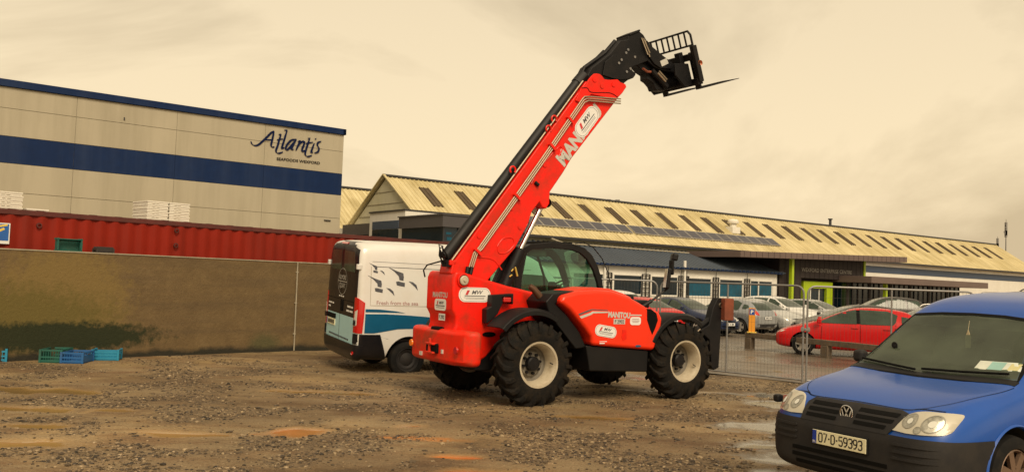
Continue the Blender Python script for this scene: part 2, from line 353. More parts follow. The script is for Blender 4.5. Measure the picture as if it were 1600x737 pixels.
def msk(x, y, L_):
    b = 0
    n = noise.noise(Vector((x * 2.1, y * 2.1, 3))) * .55 + noise.noise(Vector((x * 6, y * 6, 9))) * .30
    for cx, cy, a, c in L_:
        q = sqrt(((x - cx) / a) ** 2 + ((y - cy) / c) ** 2)
        if q < 2.2: b = max(b, ss((1.15 + n * 1.3 - q) / .55))
    return b
def gravel(x, y):
    n = noise.fractal(Vector((x * 1.0 + 5, y * 1.15, 1.7)), .8, 2.1, 6)
    return ss((n + .12) / .30)
def lines(a, b, s, lo, hi):
    o = [a + s * i for i in range(int((b - a) / s) + 1)]; d = s; x = o[0]; L_ = []
    while x > lo: d *= 1.45; x -= d; L_.append(x)
    R_ = []; d = s; x = o[-1]
    while x < hi: d *= 1.45; x += d; R_.append(x)
    return L_[::-1] + o + R_
XS = lines(-10.5, 7.5, .085, -900, 900); YS = lines(5.5, 20.5, .085, -60, 1600)
XV, YV = np.meshgrid(XS, YS); nx, ny = len(XS), len(YS)
vz = np.zeros(nx * ny); gA = np.zeros(nx * ny); pA = np.zeros(nx * ny); wA = np.zeros(nx * ny); oA = np.zeros(nx * ny)
for i, (x, y) in enumerate(zip(XV.ravel(), YV.ravel())):
    z = gh(x, y); near = -11 < x < 8 and 5 < y < 21
    g = gravel(x, y) if near else .5; p = msk(x, y, PUD) if near else 0; w = msk(x, y, WET) if near else 0
    if near: z += (noise.noise(Vector((x * .9, y * .9, 0))) * .022 + noise.noise(Vector((x * 5, y * 5, 4))) * .009 * (.4 + g)) * (1 - max(p, w)) - .012 * max(p, w)
    vz[i] = z; gA[i] = g; pA[i] = p; wA[i] = w; oA[i] = msk(x, y, ORG) if near else 0
me = bpy.data.meshes.new('ground')
idx = np.arange(nx * ny).reshape(ny, nx); q = np.stack([idx[:-1, :-1], idx[:-1, 1:], idx[1:, 1:], idx[1:, :-1]], -1).reshape(-1, 4)
me.from_pydata(np.stack([XV.ravel(), YV.ravel(), vz], -1).tolist(), [], q.tolist())
for nme, arr in (('gravel', gA), ('puddle', pA), ('wet', wA), ('orange', oA)):
    at_ = me.attributes.new(nme, 'FLOAT', 'POINT'); at_.data.foreach_set('value', arr.astype(np.float32))
me.polygons.foreach_set('use_smooth', [True] * len(me.polygons))
GM = bpy.data.materials.new('yard_ground'); GM.use_nodes = True; nt = GM.node_tree; L = nt.links.new; b = nt.nodes['Principled BSDF']
def node(t, **kw):
    n = nt.nodes.new(t)
    for k, v in kw.items():
        if k in n.inputs: n.inputs[k].default_value = v
        else: setattr(n, k, v)
    return n
def attr(k): n = node('ShaderNodeAttribute', attribute_name=k); return n.outputs['Fac']
def ramp(fac, stops):
    n = node('ShaderNodeValToRGB'); e = n.color_ramp.elements
    while len(e) < len(stops): e.new(.5)
    for a, (p, c) in zip(e, stops): a.position = p; a.color = tuple(c) + (1,)
    L(fac, n.inputs[0]); return n.outputs[0]
def mixc(f, a, b_):
    n = node('ShaderNodeMix', data_type='RGBA')
    if isinstance(f, (int, float)): n.inputs['Factor'].default_value = f
    else: L(f, n.inputs['Factor'])
    for k, v in (('A', a), ('B', b_)):
        if isinstance(v, tuple): n.inputs[k].default_value = v + (1,)
        else: L(v, n.inputs[k])
    return n.outputs['Result']
tc = node('ShaderNodeTexCoord'); O = tc.outputs['Object']
def nz(s, d=6, r=.6): n = node('ShaderNodeTexNoise', Scale=s, Detail=d, Roughness=r); L(O, n.inputs['Vector']); return n.outputs['Fac']
mud = ramp(nz(.9, 9, .7), [(.32, (.13, .076, .028)), (.47, (.28, .175, .072)), (.64, (.48, .33, .15))])
rust = ramp(nz(.42, 5), [(.46, (0, 0, 0)), (.62, (1, 1, 1))])
mud = mixc(rust, mud, mixc(.6, mud, (.20, .085, .028)))
vo = node('ShaderNodeTexVoronoi', Scale=26.0); L(O, vo.inputs['Vector'])
peb = ramp(vo.outputs['Color'], [(0, (.05, .036, .022)), (.35, (.125, .088, .050)), (.7, (.235, .168, .092)), (1, (.38, .29, .17))])
vo2 = node('ShaderNodeTexVoronoi', Scale=60.0); L(O, vo2.inputs['Vector'])
peb2 = ramp(vo2.outputs['Color'], [(0, (.07, .055, .038)), (.6, (.17, .135, .085)), (1, (.27, .22, .15))])
mr2 = node('ShaderNodeMapping'); mr2.inputs['Rotation'].default_value = (0, 0, radians(-22)); mr2.inputs['Scale'].default_value = (.7, 1.9, 1); L(O, mr2.inputs[0]); rn = node('ShaderNodeTexNoise', Scale=1.1, Detail=8.0, Roughness=.65); L(mr2.outputs[0], rn.inputs['Vector'])
mud = mixc(ramp(rn.outputs['Fac'], [(.44, (0, 0, 0)), (.60, (.75, .75, .75))]), mud, (.42, .31, .165))
mud = mixc(ramp(rn.outputs['Fac'], [(.30, (.7, .7, .7)), (.42, (0, 0, 0))]), mud, (.085, .055, .026))
fine = mixc(.42, mud, mixc(ramp(nz(38, 3, .7), [(.40, (1, 1, 1)), (.56, (0, 0, 0))]), peb2, (.035, .025, .015)))
col = mixc(attr('gravel'), fine, mixc(.65, fine, peb))
col = mixc(attr('puddle'), col, ramp(nz(1.1, 3), [(.35, (.26, .165, .065)), (.65, (.33, .205, .075))]))
col = mixc(attr('orange'), col, ramp(nz(1.0, 3), [(.4, (.34, .17, .055)), (.55, (.45, .19, .055))]))
col = mixc(attr('wet'), col, (.13, .11, .085))
col2 = node('ShaderNodeMix', data_type='RGBA', blend_type='MULTIPLY'); col2.inputs['Factor'].default_value = 1; L(col, col2.inputs['A']); L(ramp(nz(.38, 3, .5), [(.36, (.66, .62, .58)), (.52, (1, 1, 1)), (.66, (1.35, 1.32, 1.25))]), col2.inputs['B'])
L(col2.outputs['Result'], b.inputs['Base Color'])
mx_ = node('ShaderNodeMath', operation='MAXIMUM'); L(attr('puddle'), mx_.inputs[0]); L(attr('wet'), mx_.inputs[1])
damp = node('ShaderNodeMapRange'); damp.inputs[1].default_value = .42; damp.inputs[2].default_value = .62; damp.inputs[3].default_value = .9; damp.inputs[4].default_value = .5
L(nz(.9, 5), damp.inputs[0])
rr = node('ShaderNodeMix'); rr.data_type = 'FLOAT'; L(mx_.outputs[0], rr.inputs['Factor']); L(damp.outputs[0], rr.inputs['A']); rr.inputs['B'].default_value = .10; L(rr.outputs['Result'], b.inputs['Roughness'])
inv = node('ShaderNodeMath', operation='SUBTRACT'); inv.inputs[0].default_value = 1; L(mx_.outputs[0], inv.inputs[1])
hgt = node('ShaderNodeMath', operation='ADD'); L(vo.outputs['Distance'], hgt.inputs[0]); L(nz(70, 4), hgt.inputs[1])
bp = node('ShaderNodeBump', Distance=.03); bs = node('ShaderNodeMath', operation='MULTIPLY'); bs.inputs[1].default_value = .75; L(inv.outputs[0], bs.inputs[0]); L(bs.outputs[0], bp.inputs['Strength'])
L(hgt.outputs[0], bp.inputs['Height']); L(bp.outputs[0], b.inputs['Normal'])
me.materials.append(GM)
tag(link('ground', me), kind='structure')

# loose stones: too many to count
rng = np.random.default_rng(3)
ico = bmesh.new(); bmesh.ops.create_icosphere(ico, subdivisions=1, radius=1); iv = np.array([v.co[:] for v in ico.verts]); iff = np.array([[v.index for v in f.verts] for f in ico.faces]); ico.free()
P = []
while len(P) < 50000:
    y = 6.6 + (rng.random() ** 1.5) * 12.5; x = (rng.random() * 2 - 1) * (.63 * y)
    if x > 7 or x < -10 or (y > 15.8 + (x + 9.1) * 1.014 - .1): continue
    if rng.random() > .07 + .93 * gravel(x, y): continue
    if max(msk(x, y, PUD), msk(x, y, WET)) > .25: continue
    P.append((x, y))
n = len(P); V = np.zeros((n, 12, 3)); tone = np.zeros((n, 12), np.float32)
for i, (x, y) in enumerate(P):
    r = .004 + .015 * rng.random() ** 2.5 + (.014 if rng.random() < .04 else 0)
    s_ = np.array([1 + .5 * rng.random(), 1, .38 + .4 * rng.random()]) * r
    q_ = iv * (1 + .28 * (rng.random((12, 1)) - .5)) * s_; a = rng.random() * 6.28; c, s = cos(a), sin(a)
    V[i, :, 0] = x + q_[:, 0] * c - q_[:, 1] * s; V[i, :, 1] = y + q_[:, 0] * s + q_[:, 1] * c
    z = gh(x, y) + noise.noise(Vector((x * .9, y * .9, 0))) * .022 + noise.noise(Vector((x * 5, y * 5, 4))) * .009 * (.4 + gravel(x, y))
    V[i, :, 2] = z + q_[:, 2] + .15 * r; tone[i] = rng.random()
F_ = (iff[None] + (np.arange(n) * 12)[:, None, None]).reshape(-1, 3)
me = bpy.data.meshes.new('gravel_stones'); me.from_pydata(V.reshape(-1, 3).tolist(), [], F_.tolist())
at_ = me.attributes.new('tone', 'FLOAT', 'POINT'); at_.data.foreach_set('value', tone.ravel())
SM = bpy.data.materials.new('stone'); SM.use_nodes = True; nt = SM.node_tree; L = nt.links.new; b = nt.nodes['Principled BSDF']
L(ramp(attr('tone'), [(0, (.022, .016, .010)), (.4, (.070, .048, .027)), (.8, (.19, .132, .072)), (1, (.38, .285, .17))]), b.inputs['Base Color']); b.inputs['Roughness'].default_value = .55
me.materials.append(SM)
tag(link('gravel_stones', me), 'loose grey and brown stones strewn over the muddy yard', 'gravel', kind='stuff')

# car park asphalt beyond the fence
bm = polygrid([(.8, 20.55), (3.35, 20.5), (6.15, 18.1), (60, 18.1), (60, 49), (30, 75), (-6, 49), (-6, 30), (.8, 26)], 1.5)
for v in bm.verts: v.co.z = -.10 + .012 - .10 * ss((v.co.y - 22) / 6) * 0 + (gh(v.co.x, v.co.y) + .1) * (1 if v.co.y < 22 else 0) + (.1 * (1 - ss((v.co.x + .5) / 2.5)) if v.co.y >= 22 else 0)
me = bpy.data.meshes.new('car_park'); bm.to_mesh(me); bm.free()
AM = bpy.data.materials.new('wet_asphalt'); AM.use_nodes = True; nt = AM.node_tree; L = nt.links.new; b = nt.nodes['Principled BSDF']
tc = node('ShaderNodeTexCoord'); O = tc.outputs['Object']
ac = ramp(nz(.35, 6), [(.3, (.09, .07, .05)), (.6, (.16, .125, .09)), (.8, (.22, .175, .125))])
L(mixc(.35, ac, ramp(nz(45, 3), [(.3, (.06, .05, .04)), (.7, (.22, .18, .13))])), b.inputs['Base Color'])
rf = node('ShaderNodeMapRange'); rf.inputs[1].default_value = .4; rf.inputs[2].default_value = .6; rf.inputs[3].default_value = .18; rf.inputs[4].default_value = .55; L(nz(.5, 4), rf.inputs[0]); L(rf.outputs[0], b.inputs['Roughness'])
bp = node('ShaderNodeBump', Strength=.25, Distance=.02); L(nz(60, 3), bp.inputs['Height']); L(bp.outputs[0], b.inputs['Normal'])
me.materials.append(AM); tag(link('car_park', me), kind='structure')

# ------------------------------------------------------------------ yard wall
WH = 45.4; WO = (-9.085, 15.8385, 0)
w = thing('yard_wall', 'long brown rendered concrete wall with green algae at its left foot', 'wall', WO, WH)
WM = bpy.data.materials.new('wall_render'); WM.use_nodes = True; nt = WM.node_tree; L = nt.links.new; b = nt.nodes['Principled BSDF']; b.inputs['Roughness'].default_value = .85
tc = node('ShaderNodeTexCoord'); O = tc.outputs['Object']
base = ramp(nz(2.2, 12, .8), [(.3, (.105, .068, .028)), (.55, (.155, .104, .045)), (.75, (.21, .148, .072))])
mpn = node('ShaderNodeMapping'); mpn.inputs['Scale'].default_value = (.3, .3, 4.5); L(O, mpn.inputs[0]); nb = node('ShaderNodeTexNoise', Scale=1.2, Detail=6.0); L(mpn.outputs[0], nb.inputs['Vector'])
base = mixc(ramp(nb.outputs['Fac'], [(.45, (0, 0, 0)), (.65, (.6, .6, .6))]), base, (.10, .068, .034))
spk = ramp(nz(30, 4, .7), [(.55, (0, 0, 0)), (.72, (.55, .55, .55))]); base = mixc(spk, base, (.05, .035, .018))
def blob(cx, cz, rx, rz, soft=.6, nscale=2.4, namt=.55):
    mm = node('ShaderNodeMapping'); mm.inputs['Location'].default_value = (-cx / rx, 0, -cz / rz); mm.inputs['Scale'].default_value = (1 / rx, 0, 1 / rz); L(O, mm.inputs[0])
    ln = node('ShaderNodeVectorMath', operation='LENGTH'); L(mm.outputs[0], ln.inputs[0])
    no_ = node('ShaderNodeMath', operation='MULTIPLY_ADD'); L(nz(nscale, 9, .72), no_.inputs[0]); no_.inputs[1].default_value = -2 * namt; L(ln.outputs['Value'], no_.inputs[2])
    ou = node('ShaderNodeMapRange'); ou.inputs[1].default_value = 1 - namt + soft * .5; ou.inputs[2].default_value = 1 - namt - soft * .5; L(no_.outputs[0], ou.inputs[0]); return ou.outputs[0]
base = mixc(blob(1.0, 1.15, 1.15, .95, .5, 5.5, .95), base, (.185, .126, .040))
base = mixc(blob(.0, .75, 1.9, .6, .5, 6.0, 1.0), base, (.125, .095, .022))
base = mixc(blob(.9, .42, 1.9, .28, .4, 6.0, .95), base, (.016, .021, .004))
base = mixc(blob(5.25, .15, .35, .25, .8, 8.0, .6), base, (.085, .075, .03))
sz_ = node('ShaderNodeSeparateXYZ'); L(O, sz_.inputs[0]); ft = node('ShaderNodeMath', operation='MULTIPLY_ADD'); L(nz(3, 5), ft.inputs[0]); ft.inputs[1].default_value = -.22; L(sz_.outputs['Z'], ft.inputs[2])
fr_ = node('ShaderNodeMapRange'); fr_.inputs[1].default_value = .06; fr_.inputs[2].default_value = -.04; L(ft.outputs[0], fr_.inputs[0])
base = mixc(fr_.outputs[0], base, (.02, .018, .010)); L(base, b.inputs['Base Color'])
bp = node('ShaderNodeBump', Strength=.6, Distance=.03); L(nz(14, 8, .7), bp.inputs['Height']); L(bp.outputs[0], b.inputs['Normal'])
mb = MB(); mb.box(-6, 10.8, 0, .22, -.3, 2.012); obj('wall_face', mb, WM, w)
mb = MB(); mb.box(-6, 10.8, -.012, .235, 2.014, 2.036); obj('coping', mb, 'coping', w)
mb = MB(); mb.tube([(5.985, -.03, .02), (5.975, -.03, 2.02)], .016, 8)
for z in (.4, 1.1, 1.8): mb.box(5.95, 6.01, -.03, 0, z - .012, z + .012)
o = obj('drip_pipe', mb, 'coping'); o.location = WO; o.rotation_euler = (0, 0, radians(WH)); tag(o, 'thin pale vertical pipe fixed to the brown wall near the white van', 'pipe')
# raised yard behind
mb = MB(); mb.box(-40, 12.2, .3, 5, -.3, .19); o = obj('yard_slab', mb, 'coping'); o.location = WO; o.rotation_euler = (0, 0, radians(WH)); tag(o, kind='structure')

# ------------------------------------------------------------------ shipping containers
def container(x0, label):
    t = thing('shipping_container', label, 'container', (0, 0, 0), WH, 'red containers end to end behind the wall')
    t.location = Matrix.Rotation(radians(WH), 4, 'Z') @ Vector((x0, .98, .2)) + Vector(WO); Lc = 12.19; Hc = 2.6; Dc = 2.44
    p = []; x = .12; k = 0
    while x < Lc - .12:
        p += [(x, .035), (x + .07, .035), (x + .14, 0.0), (x + .21, 0.0)]; x += .28
    p = [(a, b_) for a, b_ in p if a < Lc - .12]
    mb = MB(); v = []; f = []; nn = len(p)
    for a, b_ in p: v.append((a, b_ + .01, .16))
    for a, b_ in p: v.append((a, b_ + .01, Hc - .10))
    mb.add(v, [(i, i + 1, nn + i + 1, nn + i) for i in range(nn - 1)])
    v2 = [(a, Dc - .01 - b_, z) for z in (.16, Hc - .1) for a, b_ in p]; mb.add(v2, [(i, i + 1, nn + i + 1, nn + i) for i in range(nn - 1)])
    mb.box(.02, .06, .06, Dc - .06, .16, Hc - .1); mb.box(Lc - .06, Lc - .02, .06, Dc - .06, .16, Hc - .1)
    obj('side_panel', mb, 'container_red', t)
    mb = MB()
    for y in (0, Dc - .06): mb.box(0, Lc, y, y + .06, Hc - .1, Hc); mb.box(0, Lc, y, y + .06, 0, .16)
    for xx in (0, Lc - .12):
        for y in (0, Dc - .12): mb.box(xx, xx + .12, y, y + .12, .16, Hc - .1)
    obj('frame', mb, 'container_rail', t, bevel=.008)
    mb = MB(); v = []; k = 0; xs = [.06 + .125 * i for i in range(97)]
    v = [(a, y, Hc - .02 + (.028 if (i // 2) % 2 else 0)) for y in (.05, Dc - .05) for i, a in enumerate(xs)]
    mb.add(v, [(i, i + 1, 97 + i + 1, 97 + i) for i in range(96)]); obj('roof', mb, 'container_rail', t)
    mb = MB()
    for xx, zz in ((1.35, 2.32), (4.1, 2.4), (4.1, 2.08), (9.4, 2.05), (9.1, 2.1)):
        mb.lathe([(-.005, .055), (-.03, .05), (-.03, .03), (-.01, .03)], (xx, .0, zz), 'Y', 14)
    obj('lashing_ring', mb, 'container_rail', t)
    return t
container(-.55, 'dark red corrugated shipping container behind the wall, between the blue poster and the white van')
pr = thing('poster', 'blue and yellow poster on the left end of the red container', 'poster', (0, 0, 0), WH); pr.location = Matrix.Rotation(radians(WH), 4, 'Z') @ Vector((-.05, .955, 2.13)) + Vector(WO)
mb = MB(); mb.box(-.35, .34, 0, .012, 0, .395); obj('board', mb, 'sticker_white', pr)
fn = lambda u, v: (u, -.003, v)
flat('print', rect(-.33, .32, .06, .375), fn, 'poster_blue', pr)
fn2 = lambda u, v: (u, -.006, v)
flat('swoosh', merge2([ribbon([(-.3, .30), (0, .31), (.15, .33), (.29, .36)], .035), ribbon([(-.3, .215), (0, .21), (.15, .24), (.24, .29)], .045)]), fn2, 'poster_yellow', pr)
container(-12.80, 'dark red corrugated shipping container to the left of the blue poster')

def wl(x, y, z): return Matrix.Rotation(radians(WH), 4, 'Z') @ Vector((x, y, z)) + Vector(WO)
def crate(label, m_, pos, rot, L_=.60, W_=.40, H_=.2, group=None, tall_ends=True, rx=0):
    t = thing('plastic_crate', label, 'crate', pos, rot, group, rx=rx); mb = MB(); a, b_ = L_ / 2, W_ / 2
    mb.box(-a, a, -b_, b_, 0, .018)
    for s in (-1, 1):
        for z0, z1 in ((.018, .05), (.085, .115), (H_ - .035, H_)) : mb.box(-a, a, s * b_ - .009, s * b_ + .009, z0, z1)
        for k in range(9): x = -a + .01 + k * (2 * a - .03) / 8; mb.box(x, x + .012, s * b_ - .008, s * b_ + .008, .05, H_ - .035)
        mb.box(s * a - .009, s * a + .009, -b_, b_, .018, H_ - .06); mb.box(s * a - .014, s * a + .014, -b_, b_, H_ - .03, H_ + (.03 if tall_ends else 0))
        for q_ in (-1, 1): mb.box(s * a - .02, s * a + .02, q_ * b_ - .02, q_ * b_ + .02, 0, H_ + (.035 if tall_ends else 0))
    obj('basket', mb, m_, t, bevel=.003, seg=1)
    mb = MB()
    for s in (-1, 1): mb.box(s * a * 1.0 - .022, s * a * 1.0 + .022, -.06, .06, H_ - .035, H_ - .012)
    obj('handle', mb, m_, t); return t
crate('sky blue plastic crate at the far left foot of the algae-stained wall', 'crate_sky', (-9.28, 16.05, .0), 20, L_=.4, W_=.5, group='empty fish crates on the ground by the wall')
crate('green plastic crate on the gravel, left neighbour of the dark blue crate', 'crate_green', (-8.30, 16.25, .0), 8, L_=.36, W_=.52, H_=.24, tall_ends=False, group='empty fish crates on the ground by the wall')
crate('dark blue plastic crate on the gravel between the green and the sky blue crates', 'crate_blue', (-7.92, 16.28, .0), 6, L_=.37, W_=.52, H_=.2, tall_ends=False, group='empty fish crates on the ground by the wall')
crate('sky blue plastic crate with raised ends, rightmost crate at the foot of the wall', 'crate_sky', (-7.66, 16.9, .0), 14, L_=.45, W_=.34, H_=.17, group='empty fish crates on the ground by the wall')
crate('dark green plastic crate tipped on its side on top of the wall', 'crate_green', wl(1.07, .20, 2.15), WH, L_=.42, W_=.22, H_=.17, tall_ends=False, rx=radians(90))
crate('flat black crate lying on top of the wall below the red container', 'crate_dark', wl(1.72, .12, 2.036), WH, L_=.30, W_=.2, H_=.085, tall_ends=False)

def boxstack(x, y, nx_, nz_, z0, label, w_=.5, h_=.075, grp='white fish box stacks on the container roof'):
    t = thing('fish_box_stack', label, 'fish boxes', wl(x, y, z0), WH, grp)
    for c in range(nx_):
        mb = MB()
        for k in range(nz_):
            j = random.uniform(-.008, .008); z = k * h_; xx = c * (w_ + .015) + j
            mb.box(xx + .01, xx + w_ - .01, .01, .78, z, z + h_ * .55); mb.box(xx, xx + w_, 0, .8, z + h_ * .55, z + h_ * .93)
            for hh in (.18, .30): mb.box(xx + w_ * hh * 1.6 - .03, xx + w_ * hh * 1.6 + .03, -.006, .0, z + h_ * .15, z + h_ * .35)
        obj('box_column', mb, 'fishbox_white', t, bevel=.004, seg=1)
    return t
boxstack(3.13, 1.55, 2, 6, 2.80, 'double stack of white plastic fish boxes on the middle of the red container roof', w_=.48)
boxstack(-.36, 1.55, 2, 5, 2.80, 'tall stack of white plastic fish boxes at the left end of the red container roof')
boxstack(.72, 1.55, 1, 1, 2.80, 'low pair of white fish boxes beside the tall left stack on the container', w_=.42)

# ------------------------------------------------------------------ cold-store warehouse with cursive sign
AW = thing('seafood_warehouse', 'large beige clad warehouse with navy stripe and cursive navy sign', 'warehouse', (-8.853, 45, 0), 37.8)
Lw = 42
mb = MB()
pan = [(0, 1.4), (1.42, 4.62), (4.64, 5.82), (6.96, 8.06), (8.08, 8.93)]
vs = []
for z0, z1 in [(0, 1.4), (1.42, 4.61), (4.63, 5.80), (6.93, 8.05), (8.07, 8.92)]:
    x = -Lw
    while x < -.01:
        x1 = min(0, x + 4.2 if x + 4.2 < -.5 else 0); mb.box(x + .006, x1 - .006, 0, .12, z0, z1); x = x1
mb.box(-Lw, -.01, .04, 30, 0, 8.9)
obj('wall', mb, 'beige_cladding', AW)
mb = MB()
x = -Lw
while x < -.01:
    x1 = min(0, x + 4.2 if x + 4.2 < -.5 else 0); mb.box(x + .006, x1 - .006, -.004, .12, 5.82, 6.91); x = x1
obj('stripe', mb, 'navy_cladding', AW)
mb = MB(); mb.box(-Lw, .08, -.10, .25, 8.93, 9.23); mb.box(-.1, .08, -.1, 30, 8.93, 9.23); obj('roof_edge', mb, 'navy_cladding', AW, bevel=.02)
mb = MB(); mb.box(-Lw, .02, .15, 30, 8.9, 9.1); obj('roof', mb, 'grey_fascia', AW)
mb = MB(); mb.box(-.9, -.55, -.06, 0, 4.45, 4.5); mb.box(-10.7, -10.66, -.05, 0, 8.2, 8.32); obj('bracket', mb, 'dark_trim', AW)
STK = [[(-4.92, 7.99), (-4.842, 7.856), (-4.701, 7.806), (-4.548, 7.859), (-4.398, 7.996), (-4.166, 8.247), (-3.933, 8.516), (-3.779, 8.64)],
       [(-3.785, 8.63), (-3.814, 8.412), (-3.868, 8.097), (-3.894, 7.923), (-3.826, 7.836), (-3.721, 7.869)], [(-4.231, 8.147), (-3.827, 8.198)],
       [(-3.415, 8.516), (-3.491, 8.248), (-3.563, 7.93), (-3.633, 7.698), (-3.581, 7.591), (-3.455, 7.582), (-3.273, 7.666)], [(-3.615, 8.225), (-3.307, 8.306)], [(-3.539, 8.493), (-3.40, 8.53)],
       [(-3.113, 8.763), (-3.21, 8.388), (-3.299, 8.031), (-3.343, 7.836), (-3.213, 7.897)], [(-3.257, 8.744), (-3.10, 8.775)],
       [(-2.589, 8.381), (-2.842, 8.314), (-3.049, 8.097), (-3.146, 7.86), (-3.063, 7.801), (-2.863, 8.016), (-2.677, 8.31)], [(-2.62, 8.348), (-2.783, 8.026), (-2.843, 7.852), (-2.716, 7.861)],
       [(-2.527, 8.267), (-2.393, 8.318), (-2.493, 8.097), (-2.607, 7.822)], [(-2.568, 7.983), (-2.36, 8.253), (-2.178, 8.321), (-2.212, 8.114), (-2.287, 7.913), (-2.256, 7.812), (-2.137, 7.889)],
       [(-1.907, 8.503), (-1.987, 8.23), (-2.065, 7.939), (-2.11, 7.724), (-2.037, 7.61), (-1.916, 7.599), (-1.74, 7.68)], [(-2.099, 8.233), (-1.718, 8.344)], [(-2.008, 8.501), (-1.87, 8.53)],
       [(-1.645, 8.308), (-1.742, 8.014), (-1.796, 7.821), (-1.692, 7.844)], [(-1.626, 8.50), (-1.55, 8.56)], [(-1.272, 8.443), (-1.428, 8.37), (-1.478, 8.24), (-1.382, 8.075), (-1.433, 7.892), (-1.619, 7.81)]]
def catmull(p, n=6):
    if len(p) < 3: return dense(p, .05)
    q_ = [p[0]] + list(p) + [p[-1]]; o = []
    for i in range(1, len(q_) - 2):
        for k in range(n):
            t = k / n; a = [.5 * ((2 * q_[i][j]) + (-q_[i - 1][j] + q_[i + 1][j]) * t + (2 * q_[i - 1][j] - 5 * q_[i][j] + 4 * q_[i + 1][j] - q_[i + 2][j]) * t * t + (-q_[i - 1][j] + 3 * q_[i][j] - 3 * q_[i + 1][j] + q_[i + 2][j]) * t ** 3) for j in (0, 1)]; o.append(tuple(a))
    return o + [p[-1]]
mb = MB()
for k, s in enumerate(STK):
    pts = catmull(s); nb_ = Vector((cos(radians(-28)), sin(radians(-28)))); Lq, Rq = [], []
    for i, p in enumerate(pts):
        t = (Vector(pts[min(i + 1, len(pts) - 1)]) - Vector(pts[max(i - 1, 0)])).normalized(); nn = Vector((-t.y, t.x))
        wd_ = .014 + .040 * abs(nn.dot(nb_)) * min(1, .35 + i * .12, .35 + (len(pts) - 1 - i) * .12)
        Lq.append((p[0] + nn.x * wd_, p[1] + nn.y * wd_)); Rq.append((p[0] - nn.x * wd_, p[1] - nn.y * wd_))
    n_ = len(pts); y = -.03 - .0012 * k
    mb.add([(a, y, c) for a, c in Lq + Rq], [(i, i + 1, n_ + i + 1, n_ + i) for i in range(n_ - 1)])
obj('sign_lettering', mb, 'logo_navy', AW, smooth=1)
flat('sign_caption', text2d('SEAFOODS WEXFORD', .14, -2.43, 7.315, rot=radians(.9), w=2.3, bold=.022), lambda u, v: (u, -.03, v), 'logo_dark', AW)
# ------------------------------------------------------------------ enterprise centre: long hall with mossy yellow roof
BO = (6.901, 52, -.1); BO0 = (6.901, 52, 0); BH = 36.55
RZ = 2.93; RY = 4.5; RN = Vector((0, -RZ, RY)).normalized()
def RP(X, u, h=0, y0=4.0, z0=4.8): p = Vector((X, y0 + RY * u, z0 + RZ * u)) + RN * h; return p
def roof_sheet(X0, X1, y0, flip=False, step=.30, rib=.045, z0=4.8, ry=RY, rz=RZ):
    mb = MB(); prof = []; x = X0
    while x < X1: prof += [(x, 0), (x + step * .62, 0), (x + step * .70, rib), (x + step * .92, rib)]; x += step
    prof.append((X1, 0)); n = len(prof); sgn = -1 if flip else 1
    nr = Vector((0, -rz, ry)).normalized(); v = []
    for u in (-.06, 1.0):
        for a, h in prof:
            p = Vector((a, ry * u, rz * u)) + nr * h
            v.append((p.x, y0 + sgn * p.y, z0 + p.z))
    mb.add(v, [(i, i + 1, n + i + 1, n + i) for i in range(n - 1)]); return mb
HA = thing('industrial_hall', 'very long hall with mossy yellow ribbed roof, dark skylights and solar panels', 'hall', BO, BH)
HX0, HX1 = -11.9, 64.5
obj('roof', roof_sheet(HX0, HX1, 4.0), 'yellow_roof', HA, smooth=1)
obj('roof', roof_sheet(HX0, HX1, 13.0, True), 'yellow_roof', HA, smooth=1)
mb = MB(); mb.prism([(4.15, 0), (12.85, 0), (12.85, 4.72), (8.5, 7.60), (4.15, 4.72)], HX0 + .15, HX1 - .15, 'X'); obj('wall', mb, 'hall_cream', HA)
mb = MB(); mb.tube([(HX0 - .05, 8.5, 7.80), (HX1, 8.5, 7.80)], .10, 6); obj('ridge_cap', mb, 'dark_trim', HA)
mb = MB()
for s in (0, 1):
    y = lambda u: (4 + RY * u) if s == 0 else (13 - RY * u)
    mb.add([(HX0 - .08, y(-.06), 4.72), (HX0 - .08, y(1), 7.82), (HX0 - .08, y(1), 7.90), (HX0 - .08, y(-.06), 4.79), (HX0 + .06, y(-.06), 4.72), (HX0 + .06, y(1), 7.82), (HX0 + .06, y(1), 7.90), (HX0 + .06, y(-.06), 4.79)], [(0, 1, 2, 3), (4, 5, 6, 7), (0, 1, 5, 4), (3, 2, 6, 7), (0, 3, 7, 4)])
obj('verge', mb, 'yellow_roof', HA)
mb = MB()
for z in (5.4, 6.1, 6.8): mb.box(HX0 + .12, HX0 + .15, 5.0 + (z - 5.2) * 1.4, 12.0 - (z - 5.2) * 1.4, z, z + .03)
obj('sheeting_joint', mb, 'coping', HA)
mb = MB(); mb.box(HX0, HX1, 3.50, 3.66, 4.52, 4.66); obj('gutter', mb, 'dark_trim', HA)
mb = MB(); mb.tube([(-3.0, 3.55, 4.5), (-2.2, 3.3, 4.25), (9.3, 3.3, 4.18)], .05, 8); obj('eaves_pipe', mb, 'coping', HA)
sk0 = None; k = 0; X = -10.0
while X < 62:
    if sk0 is None:
        mb = MB()
        for a, b_, h in ((0, .66, .055), (.02, .06, .085), (.30, .34, .085), (.60, .64, .085)):
            v = [RP(a, .40, 0), RP(b_, .40, 0), RP(b_, .81, 0), RP(a, .81, 0), RP(a, .40, h), RP(b_, .40, h), RP(b_, .81, h), RP(a, .81, h)]
            mb.add(v, [(0, 3, 2, 1), (4, 5, 6, 7), (0, 1, 5, 4), (1, 2, 6, 5), (2, 3, 7, 6), (3, 0, 4, 7)])
        sk0 = obj('skylight', mb, 'skylight_brown', HA); sk0.location = (X, 0, 0)
    else:
        s_ = sk0.copy(); COL.objects.link(s_); s_.parent = HA; s_.location = (X, 0, 0)
    X += 2.49
